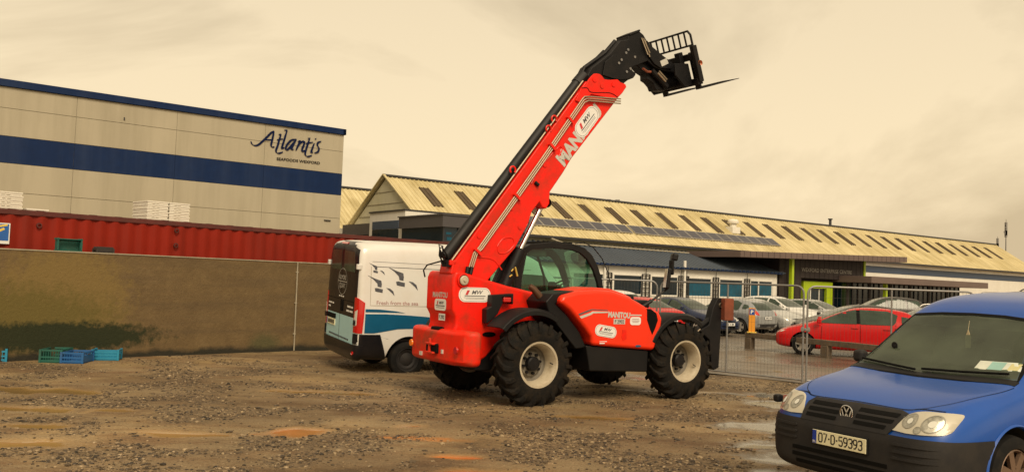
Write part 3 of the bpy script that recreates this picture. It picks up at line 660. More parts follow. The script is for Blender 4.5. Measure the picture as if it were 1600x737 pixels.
def solar(Xa, Xb, n, ua, ub):
    w_ = (Xb - Xa) / n
    for i in range(n):
        f = MB(); c = MB(); a, b_ = Xa + i * w_, Xa + (i + 1) * w_ - .01
        for mb_, q0, q1, h0, h1, e in ((f, 0, 0, .06, .12, 0), (c, 0, 0, .121, .126, .055)):
            A_, B_, U0_, U1_ = a + e, b_ - e, ua + e / 5, ub - e / 5
            v = [RP(A_, U0_, h0), RP(B_, U0_, h0), RP(B_, U1_, h0), RP(A_, U1_, h0), RP(A_, U0_, h1), RP(B_, U0_, h1), RP(B_, U1_, h1), RP(A_, U1_, h1)]
            mb_.add(v, [(0, 3, 2, 1), (4, 5, 6, 7), (0, 1, 5, 4), (1, 2, 6, 5), (2, 3, 7, 6), (3, 0, 4, 7)])
        fo = obj('solar_panel', f, 'solar_frame', HA); obj('cell', c, 'solar_cell', fo)
solar(-4.9, 4.95, 9, .150, .345); solar(5.15, 20.9, 14, .145, .345)
mb = MB(); p = RP(17.0, .48); mb.box(16.55, 17.45, p.y - .35, p.y + .35, p.z - .15, p.z + .35); mb.lathe([(0, .26), (.28, .26), (.30, .42), (.48, .42), (.60, .30), (.63, 0)], (17, p.y, p.z + .34), 'Z', 20); obj('roof_ventilator', mb, 'fishbox_white', HA, bevel=.02)
mb = MB(); mb.tube([(33.2, 8.5, 7.8), (33.2, 8.5, 8.35)], .12, 8); mb.tube([(33.2, 8.5, 8.35), (33.2, 8.5, 8.45)], .2, 8); obj('roof_ventilator', mb, 'dark_trim', HA)
# right-hand wall bands of the hall
mb = MB(); mb.box(24.7, HX1, 4.02, 4.14, 3.68, 4.22); obj('stripe', mb, 'slate_blue', HA)
mb = MB(); mb.box(24.7, HX1, 4.05, 4.14, 0, 3.66); mb.box(24.7, HX1, 4.05, 4.14, 4.24, 4.6); obj('wall', mb, 'wall_white', HA)

H2 = thing('rear_hall', 'second yellow-roofed hall gable seen between the warehouse and the long hall', 'hall', BO, BH)
obj('roof', roof_sheet(-24, 10, 13.1), 'yellow_roof', H2, smooth=1); obj('roof', roof_sheet(-24, 10, 22.1, True), 'yellow_roof', H2, smooth=1)
mb = MB(); mb.prism([(13.2, 0), (22, 0), (22, 4.7), (17.6, 7.58), (13.2, 4.7)], -23.8, 9.8, 'X'); obj('wall', mb, 'wall_white', H2)
mb = MB(); mb.tube([(-24.05, 17.6, 7.82), (10, 17.6, 7.82)], .10, 6); obj('ridge_cap', mb, 'dark_trim', H2)

# white office annex with windows, lattices and slate roof
AN = thing('office_annex', 'low white office range with teal windows, black lattices and dark blue ribbed roof', 'office building', BO, BH)
mb = MB(); mb.box(-8.2, 14.25, 0, 3.9, 0, 3.0); obj('wall', mb, 'wall_white', AN)
mb = roof_sheet(-8.3, 14.4, -.10, z0=3.06, ry=4.0, rz=1.22, step=.42, rib=.085); obj('roof', mb, 'blue_roof', AN, smooth=1)
mb = MB(); mb.prism([(-.1, 3.02), (3.9, 3.02), (3.9, 4.2)], 14.30, 14.36, 'X'); obj('roof_gable', mb, 'slate_blue', AN)
mb = MB(); mb.box(-8.3, 14.45, -.30, -.16, 2.95, 3.08); obj('gutter', mb, 'navy_cladding', AN)
for i in range(7):
    x = -4.2 + 3.12 * i
    if x > 13: break
    fr = MB(); a, b_ = x - .12, x + 2.35
    fr.box(a, b_, -.05, .0, 1.24, 1.34); fr.box(a, b_, -.05, 0, 2.42, 2.52); fr.box(a, a + .12, -.05, 0, 1.34, 2.42); fr.box(b_ - .12, b_, -.05, 0, 1.34, 2.42)
    fo = obj('window', fr, 'wall_white', AN, bevel=.008, seg=1)
    g = MB(); g.box(a + .12, b_ - .12, -.012, -.002, 1.34, 2.42); obj('pane', g, 'window_teal' if i not in (1, 2) else 'window_dark', fo)
    g = MB(); g.box(a + .13, b_ - .13, -.02, -.013, 2.22, 2.415); obj('blind', g, 'window_dark', fo)
for x, w_ in ((-1.6, .5), (1.48, .62), (4.55, .42), (5.05, .36), (7.82, .5), (10.95, .5)):
    mb = MB(); x0 = x - w_ / 2
    for xx in (x0, x, x0 + w_): mb.box(xx - .04, xx + .04, -.12, -.08, .2, 2.55)
    for k in range(9): mb.box(x0, x0 + w_, -.118, -.082, .35 + k * .27, .40 + k * .27)
    mb.box(x - .015, x + .015, -.11, -.09, 2.5, 2.9)
    obj('lattice', mb, 'lattice_black', AN)
mb = MB(); mb.tube([(4.83, -.12, .1), (4.83, -.12, 3.5)], .09, 8); mb.tube([(-1.9, -.12, .1), (-1.9, -.12, 3.0)], .07, 8); mb.tube([(12.1, -.12, .1), (12.1, -.12, 2.4)], .05, 6); obj('downpipe', mb, 'wall_white', AN)

# grey and glass corner building in front of the gable
CB = thing('corner_building', 'flat-roofed grey building with dark teal glass band below the hall gable', 'building', BO0, BH)
mb = MB(); mb.box(-13.6, -8.2, -1.0, 3.4, 4.30, 4.90); mb.box(-13.66, -8.15, -1.06, 3.46, 4.88, 4.94); obj('fascia', mb, 'grey_fascia', CB)
mb = MB(); mb.box(-13.45, -8.3, -.85, 3.3, 0, 4.30); obj('glazing', mb, 'window_dark', CB)
mb = MB()
for i in range(7): x = -13.45 + i * .85; mb.box(x - .03, x + .03, -.90, -.84, 0, 4.3)
for z in (1.2, 2.4, 3.6): mb.box(-13.5, -8.3, -.89, -.85, z - .03, z + .03)
obj('mullion', mb, 'dark_trim', CB)
mb = MB(); random.seed(5)
for i in range(26):
    x = -13.3 + random.random() * 4.8; z = 3.5 + random.random() * .65; mb.box(x, x + .22 + random.random() * .25, -.862, -.853, z, z + .07 + random.random() * .1)
obj('painted_reflection', mb, 'window_teal', CB)  # scattered teal patches paint reflections onto the dark glazing
mb = MB(); mb.box(-13.2, -9, 3.45, 7.5, 0, 5.30); obj('white_block', mb, 'wall_white', CB)
mb = MB(); mb.box(-13.26, -8.95, 3.42, 7.56, 5.30, 5.38); obj('parapet_cap', mb, 'dark_trim', CB)
mb = MB(); mb.box(-13.24, -13.2, 4.1, 7.1, 4.35, 4.80); obj('blue_panel', mb, 'slate_blue', CB)
mb = MB(); mb.box(-13.23, -13.2, 4.1, 7.1, 3.5, 4.33); obj('window', mb, 'window_dark', CB)
mb = MB(); mb.box(-13.3, -12.95, 3.5, 3.85, 0, 4.4); obj('pillar', mb, 'wall_white', CB)
mb = MB(); mb.box(-13.1, -9, 7.58, 11.2, 4.10, 4.75); obj('fascia', mb, 'grey_fascia', CB)
mb = MB(); mb.box(-12.95, -9, 7.6, 11.0, 0, 4.08); obj('window', mb, 'window_dark', CB)
mb = MB(); mb.box(-13.1, -9, 11.2, 13.4, 0, 4.55); obj('white_block', mb, 'wall_white', CB)

# entrance block
EB = thing('entrance_building', 'dark brown entrance building with lime green door surround and WEXFORD ENTERPRISE CENTRE sign', 'entrance building', BO0, BH)
mb = MB(); mb.box(14.5, 25.0, .0, 4.0, 2.72, 4.18); mb.box(14.5, 17.0, 0, 4, 0, 2.72); mb.box(14.5, 25.0, .6, 4.0, 0, 2.72); obj('wall', mb, 'charcoal_cladding', EB)
mb = MB()
for i in range(18): x = 15.1 + i * .58; mb.box(x, x + .02, -.008, 0, 2.72 if x > 17 else 0, 4.18)
obj('cladding_seam', mb, 'slot_black', EB)
mb = MB(); mb.prism([(8.95, 3.83), (29.0, 4.30), (29.0, 4.72), (8.95, 4.22)], -1.1, 3.5, 'Y'); x = 9.3
while x < 29: z = (x - 8.95) / 20.05; mb.prism([(x, 3.84 + .47 * z), (x + .03, 3.84 + .47 * z), (x + .03, 4.21 + .5 * z), (x, 4.21 + .5 * z)], -1.108, -1.102, 'Y', mi=1); x += .62
obj('roof_fascia', mb, ['brown_fascia', 'charcoal_cladding'], EB)
mb = MB(); mb.box(21.6, 39, -2.6, 4.0, 2.55, 3.02); obj('porch_fascia', mb, 'brown_fascia', EB, bevel=.01, seg=1)
mb = MB(); mb.box(21.9, 38.6, -.4, 4.0, 0, 2.55); obj('porch_glazing', mb, 'window_dark', EB)
mb = MB()
for i in range(24): x = 21.9 + i * .72; mb.box(x, x + (.09 if i % 4 else .35), -.46, -.4, 0, 2.55)
obj('mullion', mb, 'charcoal_cladding', EB)
for x, yy, zt in ((15.15, -.55, 4.0), (24.6, -1.95, 2.53)):
    mb = MB(); mb.box(x, x + .24, yy, yy + .24, 0, zt); obj('lime_post', mb, 'lime', EB)
mb = MB(); mb.box(24.75, 24.97, -.08, .14, 3.03, 4.2); obj('lime_post', mb, 'lime', EB)
mb = MB(); mb.box(17.75, 18.45, .32, .58, 0, 2.5); mb.box(20.55, 21.3, .32, .58, 0, 2.5); mb.box(18.45, 20.55, .32, .58, 2.02, 2.5); ds = obj('door_surround', mb, 'lime', EB)
mb = MB(); mb.box(18.45, 20.55, .5, .58, 0, 2.02); obj('door_glass', mb, 'window_dark', ds)
mb = MB()
for x in (18.75, 19.8): mb.box(x, x + .10, .46, .50, 0, 2.02)
obj('door_frame', mb, 'wall_white', ds)
flat('sign_lettering', text2d('WEXFORD ENTERPRISE CENTRE', .27, 20.1, 3.30, w=6.2, bold=.005), lambda u, v: (u, -.02, v), 'sign_grey', EB)

# masts and lamps beyond
def Bw(x, y, z): return Matrix.Rotation(radians(BH), 4, 'Z') @ Vector((x, y, z)) + Vector(BO)
def mast(label, px, hz, D, zt, r, dish=True):
    x = (px - 800) / 1371.5 * D; t = thing('radio_mast', label, 'mast', (x, D, -.1), 0, None)
    mb = MB(); mb.tube([(0, 0, 0), (0, 0, zt * .75), (0, 0, zt)], [r * 1.6, r * 1.2, r * .5], 8); obj('pole', mb, 'dark_trim', t)
    mb = MB()
    for z, s in ((zt * .93, .10), (zt * .86, .28), (zt * .84, .18)): mb.box(-s, s * .6, -.1, .1, z - .12, z + .12); mb.box(-r * 2, r * 2, -.2, .2, z - .5, z + .5)
    obj('antenna', mb, 'galvanised', t); return t
mast('tall thin grey radio mast with aerials, rightmost above the yellow roof end', 1573, 0, 130, 13.6, .05)
mast('short thin radio mast left of the tall one above the roof end', 1560, 0, 130, 11.0, .04)
for dx, lab in ((0, 'left one of two'), (1, 'right one of two')):
    t = thing('street_lamp', 'double-armed street lamp showing above the roof ridge, ' + lab, 'street lamp', ((936 if dx == 0 else 955) * .0 + ((939 + 14 * dx) - 800) / 1371.5 * 90, 90, 0), 0)
    mb = MB(); mb.tube([(0, 0, 0), (0, 0, 10.3)], [.1, .06], 8); mb.tube([(-.55, 0, 10.4), (0, 0, 10.25), (.55, 0, 10.4)], .04, 6); obj('pole', mb, 'dark_trim', t)
    mb = MB(); mb.box(-.9, -.5, -.1, .1, 10.35, 10.45); mb.box(.5, .9, -.1, .1, 10.35, 10.45); obj('lamp_head', mb, 'galvanised', t)

# ------------------------------------------------------------------ temporary mesh fence
def fence(x0, y0, ang, label, L_=3.42, stays=(.5,)):
    t = thing('mesh_fence', label, 'fence panel', (x0, y0, -.10), ang, 'temporary mesh fence panels'); H = 2.0; r = .021; R_ = .16
    arc = lambda cx, s: [(cx + s * R_ * sin(a), 0, H - R_ + R_ * cos(a)) for a in [radians(q) for q in (0, 22, 45, 68, 90)]]
    mb = MB(); mb.tube([(0, 0, .06)] + arc(R_, -1)[::-1] + arc(L_ - R_, 1) + [(L_, 0, .06)], r, 8); mb.tube([(0, 0, .10), (L_, 0, .10)], .018, 8); obj('frame', mb, 'galvanised', t)
    for s in stays:
        mb = MB(); mb.tube([(L_ * s, 0, .10), (L_ * s, 0, H - .01)], .019, 8); obj('upright', mb, 'galvanised', t)
    mb = MB(); k = .08
    while k < L_: mb.box(k - .0014, k + .0014, -.0014, .0014, .1, H - .02); k += .076
    for z in (.35, .62, .9, 1.2, 1.5, 1.78): mb.box(0, L_, .0014, .0042, z - .0014, z + .0014)
    obj('mesh_infill', mb, 'mesh_wire', t)
    mb = MB(); mb.box(-.04, .36, -.11, .11, .0, .05) if False else None
    return t
fence(-.02, 20.32, 0, 'mesh fence panel seen behind the red bonnet, leftmost of three', 3.42)
fence(3.46, 20.2, -42.5, 'mesh fence panel between the telehandler front and the blue van bonnet')
fence(6.05, 17.86, 1.5, 'mesh fence panel behind the blue van, in front of the red hatchback', 3.45)
fence(9.55, 17.95, 1.5, 'mesh fence panel behind the blue van roof, rightmost', 3.45)
t = thing('fence_clamp', 'steel clamp joining two fence panels left of the red hatchback', 'clamp', (6.015, 17.86, 1.02), -20)
mb = MB(); mb.box(-.09, .09, -.035, .035, -.03, .03); mb.tube([(0, -.07, 0), (0, .07, 0)], .014, 8); mb.tube([(-.055, 0, -.05), (-.055, 0, .05)], .03, 8); mb.tube([(.055, 0, -.05), (.055, 0, .05)], .03, 8); obj('clamp_body', mb, 'galvanised', t, bevel=.005)

# ------------------------------------------------------------------ timber rail and orange parking post
t = thing('timber_barrier', 'low weathered timber rail on short posts in front of the red hatchback', 'barrier', (7.66, 28.0, -.1), -62)
mb = MB(); mb.box(-.15, 8.2, -.07, .07, .36, .52); obj('rail', mb, 'timber_grey', t, bevel=.015)
for x in (.02, 3.1, 6.2):
    mb = MB(); mb.box(x - .13, x + .13, -.10, .10, -.1, .358); obj('post', mb, 'timber_grey', t, bevel=.015)
t = thing('parking_post', 'orange post with a white P on blue, on the end of the timber rail', 'parking sign', (7.70, 27.92, .42), -10)
mb = MB(); mb.box(-.10, .10, -.07, .07, .03, .78); obj('post', mb, 'post_orange', t, bevel=.012)
mb = MB(); mb.box(-.14, .14, -.10, .10, 0, .03); obj('base', mb, 'poster_yellow', t)
pl_ = flat('sign_plate', rect(-.085, .075, .56, .75), lambda u, v: (u, -.073, v), 'sign_blue', t); flat('sign_letter', text2d('P', .12, -.005, .655, bold=.03), lambda u, v: (u, -.076, v), 'sticker_white', pl_)
# ------------------------------------------------------------------ telescopic handler
T = thing('telescopic_handler', 'red telescopic handler with raised boom, black fork carriage and green-tinted cab', 'telehandler', (-0.161, 13.663, 0.0), 32.6)
YS_ = -.42
mb = MB()
pl = [(-1.06, 1.80), (-1.02, 1.90), (-.92, 1.90), (-.51, 1.80), (-.11, 1.71), (.47, 1.61), (.62, 1.30), (.62, 1.15), (-.02, 1.01), (-.23, .88), (-.44, .65), (-.64, .53), (-1.0, .53), (-1.04, 1.0), (-.99, 1.12), (-1.0, 1.24), (-1.06, 1.34)]
mb.prism(pl, YS_, .42, 'Y'); obj('rear_body', mb, 'red_paint', T, bevel=.045, seg=4)
mb = MB(); mb.box(-.62, .60, -.40, .40, .45, .98); mb.box(.5, 3.35, -.38, .38, .42, .95); mb.box(.0, 1.2, -.41, .0, .9, 1.55); obj('chassis', mb, 'black_steel', T, bevel=.02)
# counterweight, rounded in plan
bm = bmesh.new()
pts = [(-.80, -.90), (-.95, -.90), (-1.06, -.80), (-1.12, -.55), (-1.12, .6), (-1.05, .86), (-.93, .94), (-.80, .94)]
mb = MB(); mb.prism(pts, .555, 1.05, 'Z')
v = []
for z, k in ((.50, .93), (.56, 1.0)): pass
o = obj('counterweight', mb, 'counterweight_paint', T, bevel=.075, seg=5)
mb = MB(); mb.box(-1.10, -1.0, -.13, .16, .99, 1.075); obj('pin_pocket', mb, 'slot_black', T, bevel=.03, seg=3)
mb = MB(); mb.box(-1.16, -1.10, -.17, .17, .69, .83); obj('tow_recess', mb, 'slot_black', T, bevel=.02)
mb = MB(); mb.box(-1.20, -1.12, -.12, .12, .68, .71); mb.box(-1.20, -1.12, -.12, .12, .81, .84); mb.tube([(-1.17, .02, .68), (-1.17, .02, .90)], .025, 10); obj('tow_hitch', mb, 'counterweight_paint', T, bevel=.008)
for y in (-.70, .72):
    mb = MB(); mb.lathe([(-1.14, 0), (-1.14, .05), (-1.118, .055)], (0, y, .78), 'X', 18); obj('tail_lamp', mb, 'lamp_amber' if y > 0 else 'lamp_red', T)
mb = MB(); mb.box(-1.135, -1.117, -.32, -.27, .70, .76); mb.box(-1.135, -1.117, .34, .42, .62, .68); obj('reflector', mb, 'lamp_clear', T)
# marks on the rear face
rf = lambda u, v: (-1.063, -u, v)
def vf(fnx, dx=-.003): return lambda u, v: (fnx(u, v)[0] + dx, fnx(u, v)[1], fnx(u, v)[2])
flat('lettering', text2d('MANITOU', .085, .04, 1.545, w=.46, bold=.03), rf, 'sticker_silver', T)
st = flat('hire_sticker', rrect(.06, 1.40, .36, .17, .05), rf, 'sticker_white', T)
r2 = lambda u, v: (-1.066, -u, v)
flat('sticker_lettering', text2d('MW', .045, .10, 1.43, w=.15, bold=.02, shear=.3), r2, 'sticker_grey', st)
flat('sticker_flash', [(-.05, 1.40), (-.02, 1.40), (.0, 1.455), (-.03, 1.455)], r2, 'sticker_red', st); flat('sticker_rule', bars([(-.08, .2, 1.385, .012), (-.06, .18, 1.355, .006)]), r2, 'sticker_grey', st)
nb_ = flat('fleet_number', rect(.0, .20, 1.17, 1.27), lambda u, v: (-1.05, -u, v), 'sticker_white', T); flat('fleet_lettering', text2d('F 2902', .06, .10, 1.22, w=.16, bold=.02), lambda u, v: (-1.053, -u, v), 'sticker_grey', nb_)
# marks on the side
def side(Y): return lambda u, v: (u, Y, v)
def hire(cx, cz, w_, h_, rot, Y, par, r=None, text=True):
    s_ = flat('hire_sticker', rrect(cx, cz, w_, h_, (r or h_ * .48), rot=rot), side(Y), 'sticker_white', par)
    c, s = cos(rot), sin(rot); R2 = lambda pts: [(cx + x * c - z * s, cz + x * s + z * c) for x, z in pts]
    e1 = rrect(0, 0, w_ * .93, h_ * .88, h_ * .42); e2 = rrect(0, 0, w_ * .915, h_ * .85, h_ * .405); n_ = len(e1)
    flat('sticker_rim', (R2(e1 + e2), [(i, (i + 1) % n_, n_ + (i + 1) % n_, n_ + i) for i in range(n_)]), side(Y - .002), 'decal_grey', s_)
    tv, tf = text2d('MW', h_ * .27, w_ * .08, h_ * .17, w=w_ * .36, bold=.02, shear=.3)
    flat('sticker_lettering', (R2(tv), tf), side(Y - .002), 'sticker_grey', s_)
    flat('sticker_flash', R2([(-w_ * .30, -h_ * .02), (-w_ * .22, -h_ * .02), (-w_ * .16, h_ * .30), (-w_ * .24, h_ * .30)]), side(Y - .002), 'sticker_red', s_)
    bv, bf = bars([(-w_ * .32, w_ * .34, -h_ * .08, h_ * .05), (-w_ * .34, w_ * .30, -h_ * .20, h_ * .02), (-w_ * .28, w_ * .3, -h_ * .28, h_ * .02)])
    flat('sticker_rule', (R2(bv), bf), side(Y - .002), 'sticker_grey', s_); return s_
hire(-.69, 1.565, .54, .215, 0, YS_ - .003, T)
# black lamp bracket, red lamp, recess, boom pivot
mb = MB(); mb.prism([(-.47, 1.57), (-.10, 1.60), (-.10, 1.44), (-.12, 1.44), (-.14, 1.555), (-.30, 1.54), (-.28, 1.46), (-.36, 1.30), (-.44, 1.22), (-.55, 1.15), (-.56, 1.36), (-.48, 1.40)], -.56, YS_, 'Y'); obj('lamp_bracket', mb, 'black_plastic', T, bevel=.01)
mb = MB(); mb.box(-.27, -.13, -.56, -.44, 1.465, 1.545); obj('side_lamp', mb, 'lamp_red', T, bevel=.02)
mb = MB(); mb.prism(ellipse(-.42, .985, .115, .038), -.43, -.40, 'Y'); obj('side_recess', mb, 'slot_black', T)
mb = MB(); mb.prism(rrect(-.66, .62, .035, .14, .015), -.46, -.40, 'Y'); obj('drain_slot', mb, 'slot_black', T)
mb = MB(); mb.box(-.675, -.645, -.465, -.42, .71, .755); obj('reflector', mb, 'lamp_clear', T)
mb = MB(); mb.lathe([(0, .10), (-.03, .10), (-.035, .085)], (-.90, YS_, 1.77), 'Y', 28); obj('pivot_boss', mb, 'red_paint', T)
mb = MB(); mb.lathe([(0, .07), (-.015, .07), (-.025, .055), (-.025, 0)], (-.90, YS_ - .036, 1.77), 'Y', 28); mb.lathe([(0, .025), (-.02, .02), (-.02, 0)], (-.90, YS_ - .06, 1.77), 'Y', 16); obj('pivot_pin', mb, 'rim_cream', T)

# boom
top = [(-1.06, 1.86), (-1.03, 2.01), (1.30, 5.06)]
bot = [(2.05, 5.06), (2.05, 4.99), (1.961, 4.86), (1.055, 3.769), (.901, 3.528), (.66, 3.20), (.66, 3.02), (.60, 2.93), (.52, 2.95), (.47, 3.03), (.33, 2.86), (.277, 2.682), (.046, 2.284), (-.382, 1.82), (-.5, 1.70)]
mb = MB(); mb.prism(top + bot, -.33, .04, 'Y'); BM = obj('boom', mb, 'red_paint', T, bevel=.02, seg=3)
def embf(name, pts, w_, Y=-.331, d=.014, m_='red_paint', closed=False):
    mb = MB(); P_ = catmull(pts, 5) if len(pts) > 2 else pts; mb.tube([(a, Y, c) for a, c in P_], w_, 6); o = obj(name, mb, m_, T); return o
embf('pressed_rib', [(.30, 3.30), (.42, 3.52), (.62, 3.75), (.80, 3.93), (.86, 3.90), (.80, 3.78)], .012)
embf('pressed_rib', [(-.28, 2.30), (-.18, 2.42), (-.02, 2.44), (.02, 2.34), (-.10, 2.22), (-.24, 2.20), (-.28, 2.30)], .010)
embf('pressed_rib', [(-.62, 2.12), (-.35, 2.10), (-.18, 1.95)], .010)
for x, z in ((-.60, 2.44), (.12, 2.62), (-.05, 2.9), (.54, 3.62)):
    mb = MB(); mb.lathe([(0, .045), (-.012, .04), (-.012, 0)], (x, -.33, z), 'Y', 16); obj('boss', mb, 'red_paint', T)
COLR = [(1.083, 4.707), (1.178, 4.923), (1.281, 4.99), (1.32, 5.08), (1.381, 5.15), (1.43, 5.195), (1.486, 5.21), (1.55, 5.21), (1.594, 5.19), (1.651, 5.138), (1.749, 5.144), (1.85, 5.165), (1.924, 5.18), (1.993, 5.142), (2.095, 5.128), (2.119, 5.082), (2.034, 4.964), (1.937, 4.872), (1.805, 4.844), (1.393, 4.853), (1.289, 4.787), (1.167, 4.685)]
mb = MB(); mb.prism(COLR, -.36, -.331, 'Y'); mb.prism(COLR, .041, .07, 'Y'); obj('boom_collar', mb, 'red_paint', T, bevel=.008)
mb = MB()
for x, z in ((1.44, 5.10), (1.60, 5.02), (1.84, 5.08)): mb.lathe([(0, .042), (-.012, .04), (-.012, 0)], (x, -.36, z), 'Y', 14)
obj('bolt', mb, 'red_paint', T)
embf('collar_seam', [(1.185, 4.924), (1.3, 4.941), (1.388, 4.885), (1.753, 4.93), (1.933, 4.885)], .006, Y=-.362, m_='slot_black')
# lettering along the boom
ba = atan2(4.56 - 3.78, 1.31 - .79)
tv = text2d('MANITOU', .24, 1.195, 4.175, rot=radians(52.6), w=1.22, bold=.05)
flat('boom_lettering', tv, side(-.334), 'sticker_silver', T)
hire(1.335, 4.40, .60, .27, radians(52), -.337, T)
# steel pipes on the boom
mb = MB()
for k in range(3):
    d = k * .032; mb.tube([(-.78 + d, -.36, 1.93), (-.70 + d, -.36, 2.18), (-.62 + d, -.36, 2.26 - d * .2), (.45 + d * .8, -.36, 3.70 - d * .6), (1.20 + d * .7, -.375, 4.75 - d * .8), (1.24 + d, -.375, 4.79 - d), (1.30 + d * .3, -.375, 4.80 - d), (1.99, -.375, 4.86 - d * 1.2)], .0115, 8)
obj('hydraulic_pipe', mb, 'steel_pipe', T)
mb = MB()
for x, z in ((-.66, 2.22), (.0, 3.09), (.62, 3.93), (.95, 4.40)): mb.prism(rrect(x + .03, z - .02, .15, .04, .01, rot=radians(-38)), -.39, -.33, 'Y')
obj('pipe_clip', mb, 'red_paint', T)
for a, b_, r_ in (((.36, -.34, 3.33), (.42, -.36, 3.28), .03), ((-.79, -.36, 1.97), (-.81, -.37, 1.86), .03), ((-.72, -.36, 1.97), (-.75, -.37, 1.86), .03)):
    mb = MB(); mb.tube([a, b_], r_, 8); obj('pipe_fitting', mb, 'black_steel', T, bevel=.004)
# long black hose tray on the boom
mb = MB(); mb.tube([(-1.10, -.20, 2.09), (1.22, -.20, 5.05)], .085, 12); mb.tube([(1.20, -.20, 5.02), (1.34, -.2, 5.18)], .10, 12); obj('hose_cover', mb, 'black_plastic', T)
mb = MB(); mb.tube([(-1.03, -.30, 2.06), (1.25, -.30, 5.06)], .014, 8); obj('cover_rail', mb, 'steel_pipe', T)
for x, z in ((.62, 4.13), (.72, 4.30), (-.02, 3.42)):
    mb = MB(); c0 = Vector((x, -.31, z)); mb.tube([(x + .05 * cos(a) - .03, -.33, z + .06 + .055 * sin(a)) for a in [radians(q) for q in range(-40, 231, 30)]], .014, 6); obj('lifting_eye', mb, 'red_paint', T)
mb = MB(); mb.box(-1.12, -.98, -.30, -.16, 1.96, 2.06); mb.tube([(-1.1, -.26, 2.1), (-1.22, -.26, 2.2), (-1.22, -.26, 2.12), (-1.14, -.25, 2.0)], .012, 6); mb.tube([(-1.14, -.2, 2.0), (-1.2, -.2, 2.28), (-1.14, -.2, 2.26), (-1.12, -.2, 2.1)], .012, 6); mb.tube([(-1.14, -.3, 2.02), (-1.24, -.30, 2.22), (-1.20, -.3, 2.24), (-1.09, -.3, 2.1)], .012, 6); mb.tube([(-1.05, -.05, 2.05), (-1.15, .25, 1.98), (-1.14, .38, 1.90), (-1.1, .4, 1.80)], .012, 6); obj('hose_fitting', mb, 'black_steel', T)
mb = MB(); mb.box(-1.08, -.96, -.33, -.24, 1.98, 2.06); obj('hose_anchor', mb, 'red_paint', T, bevel=.02)
# inner boom and head
mb = MB(); mb.prism([(1.45, 4.93), (1.32, 5.10), (1.444, 5.314), (1.655, 5.479), (1.825, 5.622), (2.039, 5.88), (2.185, 5.906), (2.436, 5.664), (2.45, 5.522), (2.385, 5.503), (2.284, 5.442), (2.326, 5.405), (2.39, 5.379), (2.391, 5.344), (2.347, 5.287), (2.234, 5.235), (2.157, 5.177), (2.04, 5.0)], -.27, .0, 'Y'); obj('inner_boom', mb, 'black_steel', T, bevel=.02)
mb = MB(); mb.prism([(1.66, 5.22), (1.70, 5.45), (1.719, 5.467), (1.87, 5.595), (2.002, 5.602), (2.186, 5.527), (2.269, 5.443), (2.238, 5.376), (2.30, 5.34), (2.2, 5.24), (2.04, 5.20), (1.85, 5.20)], -.30, -.27, 'Y'); obj('boom_plate', mb, 'black_steel', T, bevel=.008)
mb = MB(); mb.tube([(1.30, -.1, 5.08), (1.42, -.1, 5.34), (1.66, -.1, 5.52), (1.84, -.1, 5.66), (2.05, -.1, 5.90)], .035, 8); mb.tube([(1.30, .0, 5.08), (1.44, .0, 5.33), (1.68, .0, 5.50), (1.9, .0, 5.72)], .03, 8); obj('boom_hose', mb, 'black_plastic', T)
mb = MB(); mb.prism([(2.09, 5.88), (2.221, 5.937), (2.219, 5.99), (2.468, 6.117), (2.563, 6.071), (2.687, 5.93), (3.003, 5.785), (3.201, 5.708), (3.46, 5.64), (3.46, 5.52), (3.256, 5.53), (2.941, 5.527), (2.796, 5.567), (2.674, 5.638), (2.467, 5.535), (2.28, 5.60)], -.24, .08, 'Y'); obj('boom_head', mb, 'black_steel', T, bevel=.015)
mb = MB(); mb.prism([(2.62, 5.98), (2.70, 5.91), (3.0, 5.775), (3.22, 5.69), (3.20, 5.58), (2.95, 5.55), (2.80, 5.60), (2.66, 5.72)], -.27, -.24, 'Y'); obj('head_plate', mb, 'black_steel', T, bevel=.008)
mb = MB(); mb.box(2.24, 2.50, -.26, .10, 5.985, 6.02, M=Matrix.Translation((2.22, 0, 6.0)) @ Matrix.Rotation(-.47, 4, 'Y') @ Matrix.Translation((-2.22, 0, -6.0))); obj('head_cap', mb, 'black_plastic', T, bevel=.01)
flat('warning_sticker', rrect(3.02, 5.665, .17, .10, .01, rot=radians(28)), side(-.274), 'sticker_silver', T)
mb = MB(); mb.tube([(2.50, -.26, 6.0), (2.62, -.3, 5.72)], .012, 6); mb.tube([(2.54, -.26, 6.0), (2.66, -.3, 5.76)], .012, 6); mb.tube([(2.58, -.26, 5.97), (2.68, -.28, 5.70)], .012, 6); obj('head_pipe', mb, 'steel_pipe', T)
mb = MB()
for x, z in ((2.2, 5.743), (2.157, 5.682), (2.039, 5.538), (1.985, 5.473), (2.353, 5.644), (2.236, 5.42), (2.159, 5.355)): mb.lathe([(0, .022), (-.012, .022), (-.012, 0)], (x, -.30 if z < 5.58 else -.27, z), 'Y', 10)
obj('plate_bolt', mb, 'galvanised', T)
# tilt cylinder under the head
mb = MB(); mb.prism([(2.50, 5.56), (2.642, 5.468), (2.75, 5.431), (2.753, 5.349), (2.898, 5.299), (2.96, 5.19), (3.181, 5.213), (3.50, 5.36), (3.413, 5.58), (3.02, 5.57), (2.752, 5.66)], -.15, .05, 'Y'); obj('tilt_linkage', mb, 'black_steel', T, bevel=.015)
mb = MB(); mb.tube([(2.80, -.19, 5.50), (3.16, -.19, 5.27)], .055, 12); obj('tilt_cylinder', mb, 'black_steel', T)
mb = MB(); mb.tube([(2.90, -.25, 5.46), (3.08, -.25, 5.34)], .020, 8); mb.tube([(2.93, -.25, 5.50), (3.11, -.25, 5.38)], .014, 8); obj('cylinder_rod', mb, 'steel_pipe', T)
mb = MB(); mb.tube([(2.60, -.20, 5.50), (2.70, -.2, 5.46), (2.78, -.20, 5.47)], .022, 8); obj('hose', mb, 'rust_brown', T)
